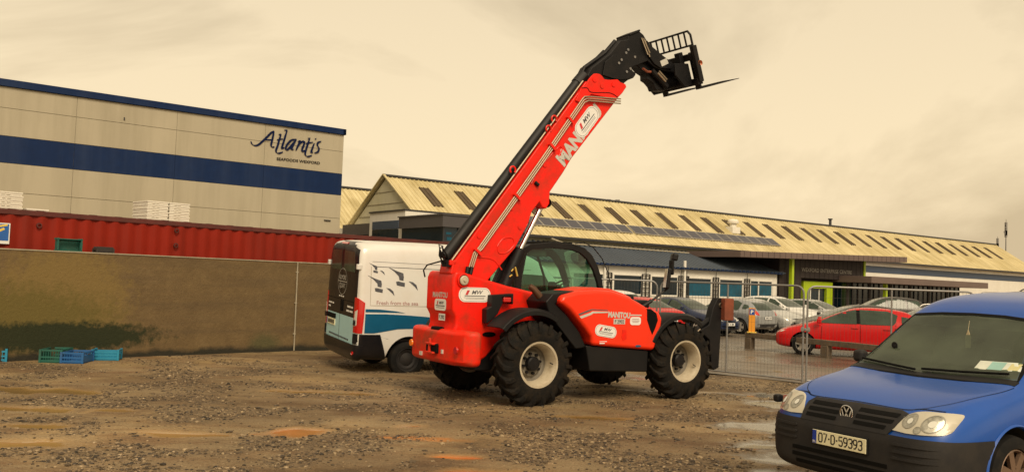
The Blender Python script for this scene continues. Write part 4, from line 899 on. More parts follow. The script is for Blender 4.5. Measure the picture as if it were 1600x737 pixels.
# fork carriage: its own tilted plane, u up the carriage
cb = Vector((3.60, 0, 5.38)); cu_ = Vector((-.30, 0, .845)).normalized(); cf = Vector((cu_.z, 0, -cu_.x))
CMx = Matrix((cf, Vector((0, 1, 0)), cu_)).transposed().to_4x4(); CMx.translation = cb
mb = MB(); Wc = .57
for y in (-Wc, Wc): mb.box(-.05, .05, y - .045, y + .045, -.02, .62, M=CMx)
mb.box(-.06, .06, -Wc, Wc, -.06, .06, M=CMx); mb.box(-.05, .05, -Wc, Wc, .38, .50, M=CMx)
mb.box(-.14, -.04, -.34, -.22, -.05, .56, M=CMx); mb.box(-.14, -.04, .22, .34, -.05, .56, M=CMx); mb.box(-.16, -.05, -.34, .34, -.02, .14, M=CMx)
obj('fork_carriage', mb, 'black_steel', T, bevel=.012)
mb = MB(); P3 = lambda y, z, x=0: CMx @ Vector((x, y, z))
mb.tube([P3(-Wc, .48), P3(-Wc, .81), P3(-Wc + .05, .88), P3(Wc - .05, .88), P3(Wc, .81), P3(Wc, .48)], .020, 8)
mb.tube([P3(-Wc, .63), P3(Wc, .63)], .018, 8)
for k in range(7): y = -Wc + (k + 1) * 2 * Wc / 8; mb.tube([P3(y, .63), P3(y, .88)], .017, 6)
obj('backrest', mb, 'black_steel', T)
for s in (-1, 1):
    mb = MB(); mb.prism([(-.02, .34), (.30, .40), (.34, .20), (.16, -.06), (-.02, -.02)], s * .40 - .02, s * .40 + .02, 'Y')
    mb.v = [tuple(CMx @ Vector((-a - .06, b_, c))) for a, b_, c in mb.v]; obj('side_plate', mb, 'black_steel', T, bevel=.01)
for y in (-.42, .42):
    mb = MB(); fx = Vector((.945, 0, .328)).normalized()
    mb.box(.06, .10, y - .06, y + .06, -.14, .52, M=CMx)
    h0 = P3(y, -.14, .08); up = Vector((-fx.z, 0, fx.x))
    a, b_, c = h0, h0 + fx * .55, h0 + fx * 1.02
    vv = []
    for p, th, w_ in ((a, .045, .06), (b_, .038, .058), (c, .010, .035)):
        for sy, sz in ((-1, 0), (1, 0), (1, 1), (-1, 1)): q_ = p + up * (th * sz) + Vector((0, sy * w_, 0)); vv.append(q_)
    mb.add(vv, [(0, 1, 2, 3), (8, 9, 10, 11)] + [(i * 4 + j, i * 4 + (j + 1) % 4, (i + 1) * 4 + (j + 1) % 4, (i + 1) * 4 + j) for i in (0, 1) for j in range(4)])
    obj('fork_tine', mb, 'black_steel', T, bevel=.006)
mb = MB(); mb.lathe([(0, .045), (.03, .05), (.05, .02)], tuple(P3(-Wc - .05, .30, .05)), 'Y', 14); obj('work_lamp', mb, 'lamp_amber', T)

# lift cylinder
mb = MB(); mb.tube([(-.08, -.20, 1.62), (.22, -.20, 2.28)], .10, 16); mb.box(-.2, .05, -.28, -.06, 1.5, 1.75); obj('lift_cylinder', mb, 'black_steel', T, bevel=.01)
mb = MB(); mb.tube([(.20, -.20, 2.24), (.62, -.20, 3.03)], .042, 16); mb.tube([(.12, -.06, 2.24), (.50, -.06, 2.95)], .02, 12); obj('lift_rod', mb, 'chrome', T)
mb = MB(); mb.lathe([(-.13, .075), (.13, .075), (.13, 0)], (.62, -.2, 3.03), 'Y', 16); obj('rod_eye', mb, 'black_steel', T)
mb = MB(); mb.tube([(.04, -.31, 1.97), (.0, -.32, 1.93)], .014, 8); mb.tube([(.02, -.31, 1.88), (-.03, -.32, 1.85)], .014, 8); mb.tube([(.07, -.31, 2.0), (.11, -.32, 1.86)], .017, 8); obj('valve_block', mb, 'brass_fitting', T, bevel=.01)
mb = MB(); mb.prism([(-.24, 1.62), (.0, 1.64), (.24, 2.12), (.26, 2.30), (.12, 2.32), (-.02, 2.10)], -.12, -.02, 'Y'); obj('cab_side_guard', mb, 'black_plastic', T, bevel=.02)

# cab
CY0, CY1 = .06, 1.08
out = [(.33, 1.50), (.335, 1.877), (.40, 2.21), (.47, 2.32), (.60, 2.385), (1.03, 2.442), (1.45, 2.43), (1.68, 2.38), (1.84, 2.27), (1.97, 2.09), (2.07, 1.86), (2.14, 1.55), (2.14, 1.2), (.40, 1.2)]
inn = [(.44, 1.64), (.455, 1.90), (.495, 2.14), (.54, 2.24), (.63, 2.30), (1.03, 2.345), (1.42, 2.33), (1.60, 2.285), (1.74, 2.19), (1.87, 2.03), (1.97, 1.82), (2.03, 1.62), (2.0, 1.60), (.46, 1.60)]
def cab_side(y0, y1):
    mb = MB(); n = len(out); v = [(a, y, c) for y in (y0, y1) for lst in (out, inn) for a, c in lst]; f = []
    for i in range(n):
        j = (i + 1) % n; f += [(i, j, n + j, n + i), (2 * n + i, 3 * n + i, 3 * n + j, 2 * n + j), (i, 2 * n + i, 2 * n + j, j), (n + i, n + j, 3 * n + j, 3 * n + i)]
    return mb.add(v, f)
obj('cab_frame', cab_side(CY0, CY0 + .06), 'black_plastic', T, bevel=.012)
obj('cab_frame', cab_side(CY1 - .06, CY1), 'black_plastic', T, bevel=.012)
mb = MB(); mb.prism([(.47, 2.30), (.62, 2.37), (1.03, 2.425), (1.45, 2.412), (1.50, 2.36), (1.03, 2.37), (.62, 2.32), (.5, 2.26)], CY0 + .04, CY1 - .04, 'Y')
for a, b_ in (((.34, 1.2), (.40, 1.62)), ((2.04, 1.2), (2.12, 1.60)),): mb.box(a[0], b_[0], CY0 + .05, CY1 - .05, a[1], b_[1])
mb.box(.34, 2.1, CY0 + .02, CY1 - .02, 1.2, 1.30); obj('cab_roof', mb, 'black_plastic', T)
mb = MB()
for k in range(5): x = 1.0 + k * .11; mb.box(x, x + .05, CY0 + .1, CY1 - .1, 2.425, 2.46)
obj('roof_guard', mb, 'black_steel', T)
flat_in = [(a, c) for a, c in inn]
mb = MB(); mb.add([(a, CY0 + .03, c) for a, c in inn], [tuple(range(len(inn)))]); obj('side_window', mb, 'cab_glass', T)
mb = MB(); mb.add([(a, CY1 - .03, c) for a, c in inn], [tuple(range(len(inn)))]); obj('side_window', mb, 'cab_glass', T)
fw = [(2.11, 1.60), (2.05, 1.86), (1.95, 2.08), (1.82, 2.26), (1.67, 2.37), (1.47, 2.41)]
mb = MB(); mb.add([(a, y, c) for y in (CY0 + .06, CY1 - .06) for a, c in fw], [(i, i + 1, len(fw) + i + 1, len(fw) + i) for i in range(len(fw) - 1)]); obj('windscreen', mb, 'cab_glass', T)
rw = [(.36, 1.62), (.365, 1.877), (.43, 2.2), (.47, 2.28)]
mb = MB(); mb.add([(a, y, c) for y in (CY0 + .06, CY1 - .06) for a, c in rw], [(i, i + 1, 4 + i + 1, 4 + i) for i in range(3)]); obj('rear_window', mb, 'cab_glass', T)
mb = MB(); mb.tube([(1.02, CY1 - .03, 1.58), (1.16, CY1 - .03, 2.36)], .032, 8); mb.tube([(1.60, CY1 - .02, 1.55), (1.56, CY1 - .02, 1.9), (1.36, CY1 - .02, 2.36)], .022, 8); mb.box(.42, 1.15, CY1 - .05, CY1 - .02, 2.22, 2.30); obj('door_pillar', mb, 'black_plastic', T)
mb = MB(); mb.box(.62, 1.1, .36, .80, 1.42, 1.56); mb.prism([(.60, 1.5), (.74, 1.5), (.66, 2.0), (.54, 2.0)], .36, .80, 'Y'); mb.box(.52, .66, .46, .70, 2.0, 2.12); obj('seat', mb, 'seat_fabric', T, bevel=.04, seg=3)
mb = MB(); c0 = Vector((1.56, .58, 1.74)); ax = Vector((-.55, 0, .83)); u = Vector((0, 1, 0)); w_ = ax.cross(u)
mb.tube([c0 + (u * cos(a) + w_ * sin(a)) * .18 for a in [radians(q) for q in range(0, 361, 24)]], .015, 6); mb.tube([c0, c0 - ax * .35], .03, 8)
for a in (0, 120, 240): mb.tube([c0, c0 + (u * cos(radians(a)) + w_ * sin(radians(a))) * .18], .012, 6)
obj('steering_wheel', mb, 'black_plastic', T)
mb = MB(); mb.box(1.72, 2.02, .2, .95, 1.3, 1.66); mb.box(1.15, 1.30, .30, .36, 1.4, 1.80); mb.box(.95, 1.1, .30, .4, 1.5, 1.72); obj('console', mb, 'black_plastic', T, bevel=.03)
mb = MB(); mb.box(.60, .95, CY0 + .07, CY0 + .11, 2.20, 2.30); mb.box(1.05, 1.3, .5, .8, 2.22, 2.30); mb.box(1.68, 1.74, .12, .24, 2.16, 2.28); obj('cab_fittings', mb, 'interior_dark', T, bevel=.01)
mb = MB(); mb.tube([(.56, .90, 2.36), (.56, .9, 2.42)], .05, 12); obj('beacon_base', mb, 'black_plastic', T)
mb = MB(); mb.lathe([(0, .06), (.08, .065), (.13, .05), (.15, 0)], (.56, .9, 2.42), 'Z', 16); obj('beacon', mb, 'lamp_amber', T)
mb = MB(); mb.tube([(1.45, .02, 2.44), (1.60, .0, 2.47), (1.80, 0, 2.40), (2.0, 0, 2.22), (2.14, 0, 1.98), (2.22, 0, 1.72), (2.27, 0, 1.50)], .009, 6); obj('cable', mb, 'black_plastic', T)

# bonnet
HY = -1.06
mb = MB()
hood = [(.40, 1.50), (.46, 1.60), (.72, 1.665), (1.10, 1.70), (1.40, 1.69), (1.70, 1.62), (1.95, 1.52), (2.10, 1.45), (2.36, 1.385), (2.44, 1.28), (2.42, 1.16), (2.28, .77), (1.03, .86), (.99, 1.0), (.88, 1.12), (.73, 1.26), (.58, 1.39)]
mb.prism(hood, HY, -.36, 'Y'); obj('bonnet', mb, 'orange_red_paint', T, bevel=.10, seg=6)
mb = MB(); mb.prism([(.62, 1.60), (.80, 1.68), (1.15, 1.735), (1.50, 1.725), (1.78, 1.66), (2.0, 1.58), (1.6, 1.5), (.9, 1.5)], -.86, -.30, 'Y'); obj('bonnet_bulge', mb, 'orange_red_paint', T, bevel=.05, seg=5)
mb = MB(); mb.prism([(.95, .855), (2.20, .765), (2.19, .43), (1.04, .47)], -1.0, -.36, 'Y'); obj('side_tank', mb, 'black_plastic', T, bevel=.02)
mb = MB(); mb.prism([(.22, 1.50), (.34, 1.62), (.74, 1.675), (.78, 1.64), (.50, 1.555), (.40, 1.47), (.60, 1.32), (.86, 1.06), (1.0, .82), (.8, .8), (.5, 1.1), (.3, 1.3)], -.95, -.40, 'Y'); obj('engine_bay_guard', mb, 'black_plastic', T, bevel=.02)
hs = lambda u, v: (u, HY - .004, v)
st_ = flat('bonnet_stripe', merge2([([(.80, 1.265), (.99, 1.325), (1.02, 1.345), (1.30, 1.355), (1.30, 1.375), (1.0, 1.375), (.965, 1.355), (.76, 1.295)], [(0, 1, 6, 7), (1, 2, 5, 6), (2, 3, 4, 5)])]), hs, 'sticker_silver', T)
flat('bonnet_pinstripe', merge2([([(.755, 1.31), (.95, 1.375), (1.0, 1.395), (1.30, 1.388), (1.30, 1.398), (.99, 1.41), (.93, 1.395), (.74, 1.335)], [(0, 1, 6, 7), (1, 2, 5, 6), (2, 3, 4, 5)])]), hs, 'sticker_grey', st_)
flat('bonnet_stripe', rect(1.755, 1.98, 1.315, 1.335), hs, 'sticker_silver', T)
flat('bonnet_lettering', text2d('MANITOU', .095, 1.53, 1.325, rot=radians(-2), w=.44, bold=.05), hs, 'sticker_silver', T)
nb_ = flat('fleet_number', rect(1.42, 1.65, 1.185, 1.265), hs, 'sticker_silver', T); flat('fleet_lettering', text2d('F 2902', .055, 1.535, 1.225, w=.18, bold=.02), lambda u, v: (u, HY - .007, v), 'sticker_grey', nb_)
hire(1.275, 1.075, .42, .175, radians(-8), HY - .004, T)
ns = flat('notice_sticker', rrect(1.86, 1.235, .22, .125, .045), hs, 'sticker_white', T); flat('notice_rule', bars([(1.79, 1.93, 1.262, .008), (1.78, 1.94, 1.238, .008), (1.80, 1.92, 1.214, .008)]), lambda u, v: (u, HY - .007, v), 'decal_rose', ns)
flat('small_decal', merge2([(rect(1.16, 1.30, .915, .925), [(0, 1, 2, 3)]), (rect(1.16, 1.26, .885, .90), [(0, 1, 2, 3)])]), hs, 'sticker_white', T)
flat('small_badge', ellipse(1.93, .845, .06, .018), hs, 'decal_blue', T)
mb = MB(); mb.prism([(1.60, 1.10), (1.68, 1.10), (1.69, .96), (1.62, .93), (1.59, .98)], HY - .006, HY + .01, 'Y'); obj('bonnet_latch', mb, 'red_paint', T, bevel=.004)
mb = MB(); mb.prism([(2.09, 1.43), (2.17, 1.425), (2.29, 1.36), (2.325, 1.25), (2.27, 1.12), (2.215, 1.02), (2.17, 1.10), (2.10, 1.25)], HY - .005, HY + .03, 'Y'); obj('bonnet_grille', mb, 'slot_black', T)
mb = MB(); mb.box(1.95, 2.3, -.9, -.45, 1.42, 1.56); mb.box(1.85, 2.1, -.75, -.45, 1.5, 1.64); obj('intake_cover', mb, 'black_plastic', T, bevel=.04)
mb = MB(); mb.tube([(.14, -.62, 1.72), (.20, -.64, 1.68), (.30, -.68, 1.56), (.40, -.70, 1.42)], [.042, .05, .055, .05], 14); obj('exhaust_pipe', mb, 'exhaust_brown', T)
mb = MB(); mb.tube([(.36, -.66, 1.50), (.50, -.66, 1.44), (.62, -.62, 1.40)], .085, 12); obj('exhaust_collar', mb, 'black_steel', T)
# front arm, mirrors and lamp
mb = MB(); mb.tube([(2.05, -.92, 1.42), (2.30, -.98, 1.58), (2.56, -1.0, 1.75), (2.62, -1.0, 2.0), (2.68, -1.0, 2.24)], .018, 8); mb.tube([(2.05, -.92, 1.42), (2.26, -.97, 1.555)], .032, 8); obj('mirror_arm', mb, 'black_plastic', T)
mb = MB(); mb.box(-.035, .035, -.085, .085, -.17, .17); o = obj('mirror', mb, 'black_plastic', T, bevel=.03, seg=3); o.location = (2.545, -1.02, 1.92); o.rotation_euler = (0, radians(6), radians(-25))
mb = MB(); mb.box(-.038, -.034, -.07, .07, -.15, .15); g = obj('mirror_glass', mb, 'chrome', o)
mb = MB(); mb.box(-.05, .05, -.09, .09, -.06, .06); o = obj('lamp_housing', mb, 'black_plastic', T, bevel=.03, seg=3); o.location = (2.70, -1.0, 2.27); o.rotation_euler = (0, radians(10), radians(-30))
mb = MB(); mb.box(-.02, .02, -.05, .05, -.12, .12); o = obj('mirror', mb, 'black_plastic', T, bevel=.015); o.location = (2.625, -1.02, 2.10)

# mudguards
def guard(cx, a0, a1, R_, y0, y1):
    mb = MB(); n = 14
    prof = [(y0, R_ - .10), (y0 + .0, R_ - .03), (y0 + .06, R_), (y1, R_), (y1, R_ - .02), (y0 + .06, R_ - .022), (y0 + .025, R_ - .04), (y0 + .025, R_ - .10)]
    mb.lathe([(a, r) for a, r in prof], (cx, 0, .62), 'Y', n, a0=radians(a0), a1=radians(a1), closed=True); return mb
obj('mudguard', guard(.02, 58, 140, .78, -1.02, -.60), 'black_plastic', T, bevel=.008)
obj('mudguard', guard(2.88, 52, 156, .745, -1.07, -.60), 'black_plastic', T, bevel=.008)
obj('mudguard', guard(.02, 62, 152, .80, .66, 1.17), 'black_plastic', T, bevel=.008)
obj('mudguard', guard(2.88, 50, 158, .76, .66, 1.17), 'black_plastic', T, bevel=.008)
# wheels
def big_wheel():
    R_ = .62; mb = MB(); hw = .205
    mb.lathe([(-.15, .315), (-hw, .34), (-hw - .012, .42), (-hw + .0, .50), (-hw + .03, .55), (-.11, .585), (0, .59), (.11, .585), (hw - .03, .55), (hw, .50), (hw + .012, .42), (hw, .34), (.15, .315)], ax='Y', n=56)
    N = 19
    for k in range(N):
        for s in (-1, 1):
            t0 = 2 * pi * (k + (.5 if s > 0 else 0)) / N; v = []
            path = [(0.01, .0, .585, .622), (.10, .13, .582, .620), (.185, .23, .555, .604), (.222, .27, .47, .545)]
            wdt = [.050, .056, .062, .066]
            for (y, dt, ri, ro), ww in zip(path, wdt):
                for sg, r in ((-1, ri - .02), (1, ri - .02), (1, ro), (-1, ro)):
                    t = t0 + dt + sg * ww * (1 if r < ro else .8) / .62 * .62; v.append((r * cos(t), s * y, r * sin(t)))
            f = [(0, 1, 2, 3), (12, 13, 14, 15)] + [(i * 4 + j, i * 4 + (j + 1) % 4, (i + 1) * 4 + (j + 1) % 4, (i + 1) * 4 + j) for i in range(3) for j in range(4)]
            mb.add(v, f)
    return mb
def big_rim():
    mb = MB()
    mb.lathe([(-.175, .345), (-.195, .335), (-.19, .305), (-.165, .292), (-.15, .278), (-.07, .272), (-.055, .262), (.02, .255)], ax='Y', n=48)
    mb.lathe([(.02, .255), (.05, .24), (.06, .215), (.04, .19), (.02, .175), (.02, .10), (.04, .09)], ax='Y', n=48, mi=1)
    mb.lathe([(.17, .34), (.1, .30), (0, .26)], ax='Y', n=32); return mb
def big_hub():
    mb = MB(); mb.lathe([(.03, .105), (-.055, .105), (-.075, .085), (-.08, 0)], ax='Y', n=24)
    for k in range(8): a = 2 * pi * k / 8 + .2; mb.lathe([(.02, .022), (-.02, .022), (-.02, 0)], (.145 * cos(a), -.0, .145 * sin(a)), 'Y', 6)
    return mb
wt0 = obj('wheel', big_wheel(), 'tyre_rubber', T, bevel=.006, seg=1, smooth=40)
rm0 = obj('rim', big_rim(), ['rim_cream', 'rim_grey'], wt0, smooth=40); hb0 = obj('hub', big_hub(), 'black_steel', wt0)
mb = MB(); mb.tube([(.24, -.12, .02), (.26, -.17, .0)], .008, 6); vl0 = obj('valve', mb, 'black_steel', wt0)
wt0.location = (0, -.955, .60)
for x, y, rz, ry in ((2.87, -.955, 0, 20), (0, .955, 180, 50), (2.87, .955, 180, 75)):
    c = wt0.copy(); COL.objects.link(c); c.location = (x, y, .60); c.rotation_euler = (0, radians(ry), radians(rz))
    for s_ in (rm0, hb0, vl0): d = s_.copy(); COL.objects.link(d); d.parent = c
mb = MB(); mb.tube([(0, -.8, .62), (0, .8, .62)], .11, 12); mb.tube([(2.87, -.8, .62), (2.87, .8, .62)], .11, 12); mb.box(-.25, .25, -.25, .25, .38, .75); mb.box(2.62, 3.1, -.25, .25, .38, .75); obj('axle', mb, 'black_steel', T, bevel=.03)
# stabilisers folded up at the front
for s in (-1,):
    mb = MB(); y = s * .62
    mb.prism([(3.62, 1.06), (3.84, 1.16), (3.93, 1.46), (4.04, 1.63), (4.14, 1.62), (4.14, 1.20), (4.10, .42), (3.99, .38), (3.93, .42), (3.86, .90)], y - .07, y + .07, 'Y'); mb.box(3.1, 3.98, y - .16 * s - .12, y - .16 * s + .12, .50, .92)
    obj('stabiliser_leg', mb, 'black_steel', T, bevel=.015)
    mb = MB(); mb.box(4.12, 4.34, y - .16, y + .11, 1.24, 1.62); obj('stabiliser_foot', mb, 'rust_brown', T, bevel=.012)
    mb = MB(); mb.tube([(3.45, y, .98), (3.9, y, 1.25)], .045, 10); obj('stabiliser_ram', mb, 'black_steel', T)
    mb = MB(); mb.lathe([(-.1, .04), (.1, .04)], (4.10, y, 1.50), 'Y', 12); mb.tube([(3.45, y - .03, .95), (3.66, y - .03, 1.08)], .02, 8); obj('ram_pin', mb, 'steel_pipe', T)
# ------------------------------------------------------------------ vehicle bodies
def section(w, z0, zb, wt, zt):
    h = zt - zb; lo = zb - z0
    half = [(0, z0), (.72 * w, z0), (.93 * w, z0 + .03), (.99 * w, z0 + .22 * lo), (w, z0 + .55 * lo), (w, z0 + .80 * lo), (.975 * w, zb), (.975 * w + (wt - .975 * w) * .45, zb + .45 * h), (wt + (.0), zb + .86 * h), (.88 * wt, zb + .97 * h), (.5 * wt, zt), (0, zt)]
    return half
def shell(stations, sub=2):
    mb = MB(); rings = []
    for st in stations:
        x = st[0]; hf = section(*st[1:]); ring = [(x, y, z) for y, z in hf] + [(x, -y, z) for y, z in hf[-2:0:-1]]; rings.append(ring)
    n = len(rings[0]); v = [p for r in rings for p in r]
    f = [(i * n + j, i * n + (j + 1) % n, (i + 1) * n + (j + 1) % n, (i + 1) * n + j) for i in range(len(rings) - 1) for j in range(n)]
    m_ = n // 2
    for base in (0, (len(rings) - 1) * n):
        for j in range(m_): 
            a, b_, c, d = base + j, base + j + 1, base + (n - j - 1) % n, base + (n - j) % n
            f.append((a, b_, c) if j == 0 else ((a, b_, d) if j == m_ - 1 else (a, b_, c, d)))
    mb.add(v, f); me = mb.mesh('shell', [], 60)
    o = link('tmp', me); md = o.modifiers.new('s', 'SUBSURF'); md.levels = sub; md.render_levels = sub
    dg = bpy.context.evaluated_depsgraph_get(); r = bpy.data.meshes.new_from_object(o.evaluated_get(dg)); bpy.data.objects.remove(o)
    return r
def bvh_of(me):
    return BVHTree.FromPolygons([v.co.copy() for v in me.vertices], [tuple(p.vertices) for p in me.polygons])
def boolean(me, cutters, mats):
    me.materials.clear()
    for m_ in mats: me.materials.append(MA[m_])
    o = link('tmp', me); tmp = []
    for mb in cutters:
        cme = mb.mesh('cut', [MA[m_] for m_ in mats]); cme.polygons.foreach_set('material_index', [1] * len(cme.polygons)); c = link('tmpc', cme); tmp.append(c)
        md = o.modifiers.new('b', 'BOOLEAN'); md.operation = 'DIFFERENCE'; md.object = c; md.solver = 'EXACT'; md.material_mode = 'TRANSFER'
    dg = bpy.context.evaluated_depsgraph_get(); r = bpy.data.meshes.new_from_object(o.evaluated_get(dg))
    for c in tmp + [o]: bpy.data.objects.remove(c)
    shade(r, 38); return r
def arch_cut(x, z, R_, w_, inner=.45):
    L_ = []
    for s in (-1, 1):
        mb = MB(); a, b_ = sorted((s * inner, s * (w_ + .3))); mb.lathe([(a, 0), (a, R_), (b_, R_), (b_, 0)], (x, 0, z), 'Y', 36); L_.append(mb)
    return L_
def extract(name, me, cuts, off, m_, parent, rim=.012):
    bm = bmesh.new(); bm.from_mesh(me)
    for co, no in cuts: bmesh.ops.bisect_plane(bm, geom=bm.verts[:] + bm.edges[:] + bm.faces[:], plane_co=co, plane_no=no, clear_outer=True)
    bm.normal_update()
    nn = [(v, v.normal.copy()) for v in bm.verts]
    for v, n_ in nn: v.co += n_ * off
    be = [e for e in bm.edges if e.is_boundary]; r = bmesh.ops.extrude_edge_only(bm, edges=be); nv = [g for g in r['geom'] if isinstance(g, bmesh.types.BMVert)]
    bm.normal_update()
    from mathutils.kdtree import KDTree
    kd = KDTree(len(nn))
    for i, (v, n_) in enumerate(nn): kd.insert(v.co, i)
    kd.balance()
    for v in nv: v.co -= nn[kd.find(v.co)[1]][1] * (off + rim)
    out = bpy.data.meshes.new(name); bm.to_mesh(out); bm.free(); out.materials.clear(); out.materials.append(MA[m_])
    for p in out.polygons: p.material_index = 0
    shade(out, 40); return link(name, out, parent)
_wc = {}
def car_wheel(R_, w_, style):
    k = (R_, w_, style)
    if k in _wc: return _wc[k]
    mb = MB(); h = w_ / 2; ri = R_ * .66
    mb.lathe([(-h * .8, ri), (-h, ri + .01), (-h, R_ - .05), (-h * .8, R_ - .01), (-h * .3, R_), (h * .3, R_), (h * .8, R_ - .01), (h, R_ - .05), (h, ri)], ax='Y', n=36); ty = mb.mesh('wheel', 'car_tyre', 35)
    mb = MB(); mb.lathe([(-h * .85, ri + .004), (-h * .95, ri - .008), (-h * .7, ri - .02), (-h * .1, ri - .03)], ax='Y', n=36)
    if style == 'steel':
        mb.lathe([(-h * .5, ri - .02), (-h * .55, ri * .72), (-h * .35, ri * .55), (-h * .6, ri * .3), (-h * .65, 0)], ax='Y', n=36)
    else:
        n = 5 if style == 'five' else 7
        for k_ in range(n):
            a = 2 * pi * k_ / n + .3; M_ = Matrix.Rotation(-a, 4, 'Y'); mb.box(.02, ri - .012, -h * .92, -h * .62, -.024 * (2.0 if style == 'five' else 1.3), .024 * (2.0 if style == 'five' else 1.3), M=M_)
        mb.lathe([(-h * .95, 0), (-h * .95, .055), (-h * .5, .07)], ax='Y', n=20)
    rim = mb.mesh('rim', 'alloy', 35)
    mb = MB(); mb.lathe([(-h * .3, 0), (-h * .3, ri - .02)], ax='Y', n=24); bk = mb.mesh('brake_disc', 'slot_black', 35)
    _wc[k] = (ty, rim, bk); return _wc[k]
def add_wheel(par, x, y, R_, w_, style, z=None, m_=None, cap=None):
    ty, rim, bk = car_wheel(R_, w_, style); o = link('wheel', ty, par, (x, y, R_ if z is None else z), (0, random.random() * 6, 0 if y < 0 else pi))
    rr_ = rim
    if m_: rr_ = rim.copy(); rr_.materials.clear(); rr_.materials.append(MA[m_])
    link('rim', rr_, o); link('brake_disc', bk, o); return o

KIND = {
 'hatch': dict(st=[(2.10, .50, .34, .52, .40, .56), (2.06, .68, .24, .60, .58, .65), (1.80, .84, .19, .70, .72, .78), (1.35, .88, .18, .78, .76, .88), (1.0, .89, .18, .86, .76, .985), (.55, .89, .18, .92, .69, 1.20), (.05, .89, .18, .95, .635, 1.41), (-.45, .89, .18, .97, .63, 1.48), (-1.15, .89, .18, .98, .60, 1.45), (-1.65, .88, .19, .99, .58, 1.37), (-1.90, .86, .22, .99, .56, 1.12), (-2.08, .82, .26, .88, .56, .96), (-2.15, .74, .34, .74, .5, .80)],
   axles=(1.30, -1.30), R=.315, sw=[[(.92, .97), (.52, 1.17), (.18, 1.32), (-.16, 1.395), (-.18, .98)], [(-.28, .98), (-.26, 1.40), (-1.0, 1.385), (-1.28, 1.28), (-1.22, 1.06), (-1.15, .99)], [(-1.38, 1.06), (-1.38, 1.25), (-1.58, 1.22), (-1.68, 1.12), (-1.55, 1.05)]],
   ws=[(-.66, 1.0), (.66, 1.0), (.55, 1.38), (-.55, 1.38)], rwn=[(-.56, 1.03), (.56, 1.03), (.50, 1.33), (-.50, 1.33)], hl=[(.40, .60), (.74, .66), (.80, .76), (.62, .76), (.42, .68)], tl=[(.58, .80), (.80, .84), (.80, 1.04), (.64, .98)], pl=.70, bon=[(-.70, .95), (.70, .95)]),
 'saloon': dict(st=[(2.25, .52, .34, .50, .42, .54), (2.2, .70, .24, .60, .6, .65), (1.95, .85, .19, .69, .72, .77), (1.3, .895, .18, .79, .76, .90), (.85, .90, .18, .88, .76, .98), (.4, .90, .18, .92, .68, 1.20), (-.1, .90, .18, .94, .62, 1.42), (-.6, .90, .18, .96, .61, 1.46), (-1.1, .90, .18, .97, .59, 1.40), (-1.6, .89, .19, .97, .60, 1.16), (-1.9, .88, .20, .97, .70, 1.04), (-2.15, .84, .24, .92, .70, 1.01), (-2.25, .76, .34, .8, .6, .90)],
   axles=(1.34, -1.32), R=.315, sw=[[(.72, .98), (.32, 1.18), (0, 1.31), (-.22, 1.36), (-.24, .99)], [(-.34, .99), (-.32, 1.37), (-.85, 1.34), (-1.28, 1.18), (-1.40, 1.05), (-1.2, 1.0)]],
   ws=[(-.66, 1.0), (.66, 1.0), (.55, 1.37), (-.55, 1.37)], rwn=[(-.60, 1.09), (.60, 1.09), (.50, 1.33), (-.50, 1.33)], hl=[(.40, .60), (.74, .66), (.80, .76), (.62, .76), (.42, .68)], tl=[(.50, .78), (.80, .78), (.80, .95), (.56, .95)], pl=.66, bon=None),
 'suv': dict(st=[(2.15, .54, .38, .60, .44, .64), (2.1, .74, .28, .72, .62, .78), (1.85, .87, .24, .86, .76, .94), (1.2, .91, .23, .96, .80, 1.06), (.8, .915, .23, 1.02, .80, 1.12), (.4, .915, .23, 1.05, .72, 1.36), (-.05, .915, .23, 1.07, .67, 1.60), (-.6, .915, .23, 1.08, .66, 1.66), (-1.3, .915, .23, 1.09, .65, 1.64), (-1.85, .90, .24, 1.09, .63, 1.56), (-2.05, .88, .27, 1.06, .61, 1.30), (-2.17, .84, .32, .95, .6, 1.08), (-2.22, .74, .42, .8, .5, .9)],
   axles=(1.32, -1.30), R=.345, sw=[[(.72, 1.12), (.36, 1.32), (.05, 1.49), (-.2, 1.54), (-.22, 1.12)], [(-.32, 1.12), (-.30, 1.55), (-1.1, 1.54), (-1.12, 1.13)], [(-1.22, 1.14), (-1.2, 1.53), (-1.75, 1.48), (-1.82, 1.22)]],
   ws=[(-.70, 1.14), (.70, 1.14), (.58, 1.55), (-.58, 1.55)], rwn=[(-.60, 1.14), (.60, 1.14), (.54, 1.50), (-.54, 1.50)], hl=[(.44, .74), (.78, .80), (.84, .92), (.64, .92), (.46, .84)], tl=[(.66, .86), (.84, .86), (.84, 1.14), (.70, 1.14)], pl=.80, bon=None),
 'van': dict(st=[(2.25, .62, .36, .70, .52, .76), (2.2, .82, .26, .84, .68, .92), (2.0, .92, .22, .96, .78, 1.10), (1.6, .95, .21, 1.06, .80, 1.28), (1.15, .955, .21, 1.14, .78, 1.62), (.75, .955, .21, 1.2, .78, 1.88), (.2, .955, .21, 1.22, .78, 1.95), (-1.0, .955, .21, 1.22, .78, 1.97), (-2.2, .95, .21, 1.22, .78, 1.95), (-2.36, .93, .24, 1.2, .76, 1.90), (-2.40, .86, .32, 1.15, .7, 1.8)],
   axles=(1.45, -1.50), R=.33, sw=[[(1.42, 1.22), (1.05, 1.52), (.80, 1.70), (.42, 1.74), (.42, 1.20)], [(.28, 1.20), (.28, 1.74), (-.72, 1.74), (-.72, 1.20)], [(-.9, 1.2), (-.9, 1.74), (-2.0, 1.72), (-2.0, 1.2)]],
   ws=[(-.74, 1.28), (.74, 1.28), (.66, 1.78), (-.66, 1.78)], rwn=[(-.64, 1.22), (.64, 1.22), (.6, 1.74), (-.6, 1.74)], hl=[(.55, .76), (.86, .82), (.88, 1.0), (.70, .98), (.58, .88)], tl=[(.80, .86), (.92, .86), (.90, 1.3), (.82, 1.3)], pl=.80, bon=None),
}
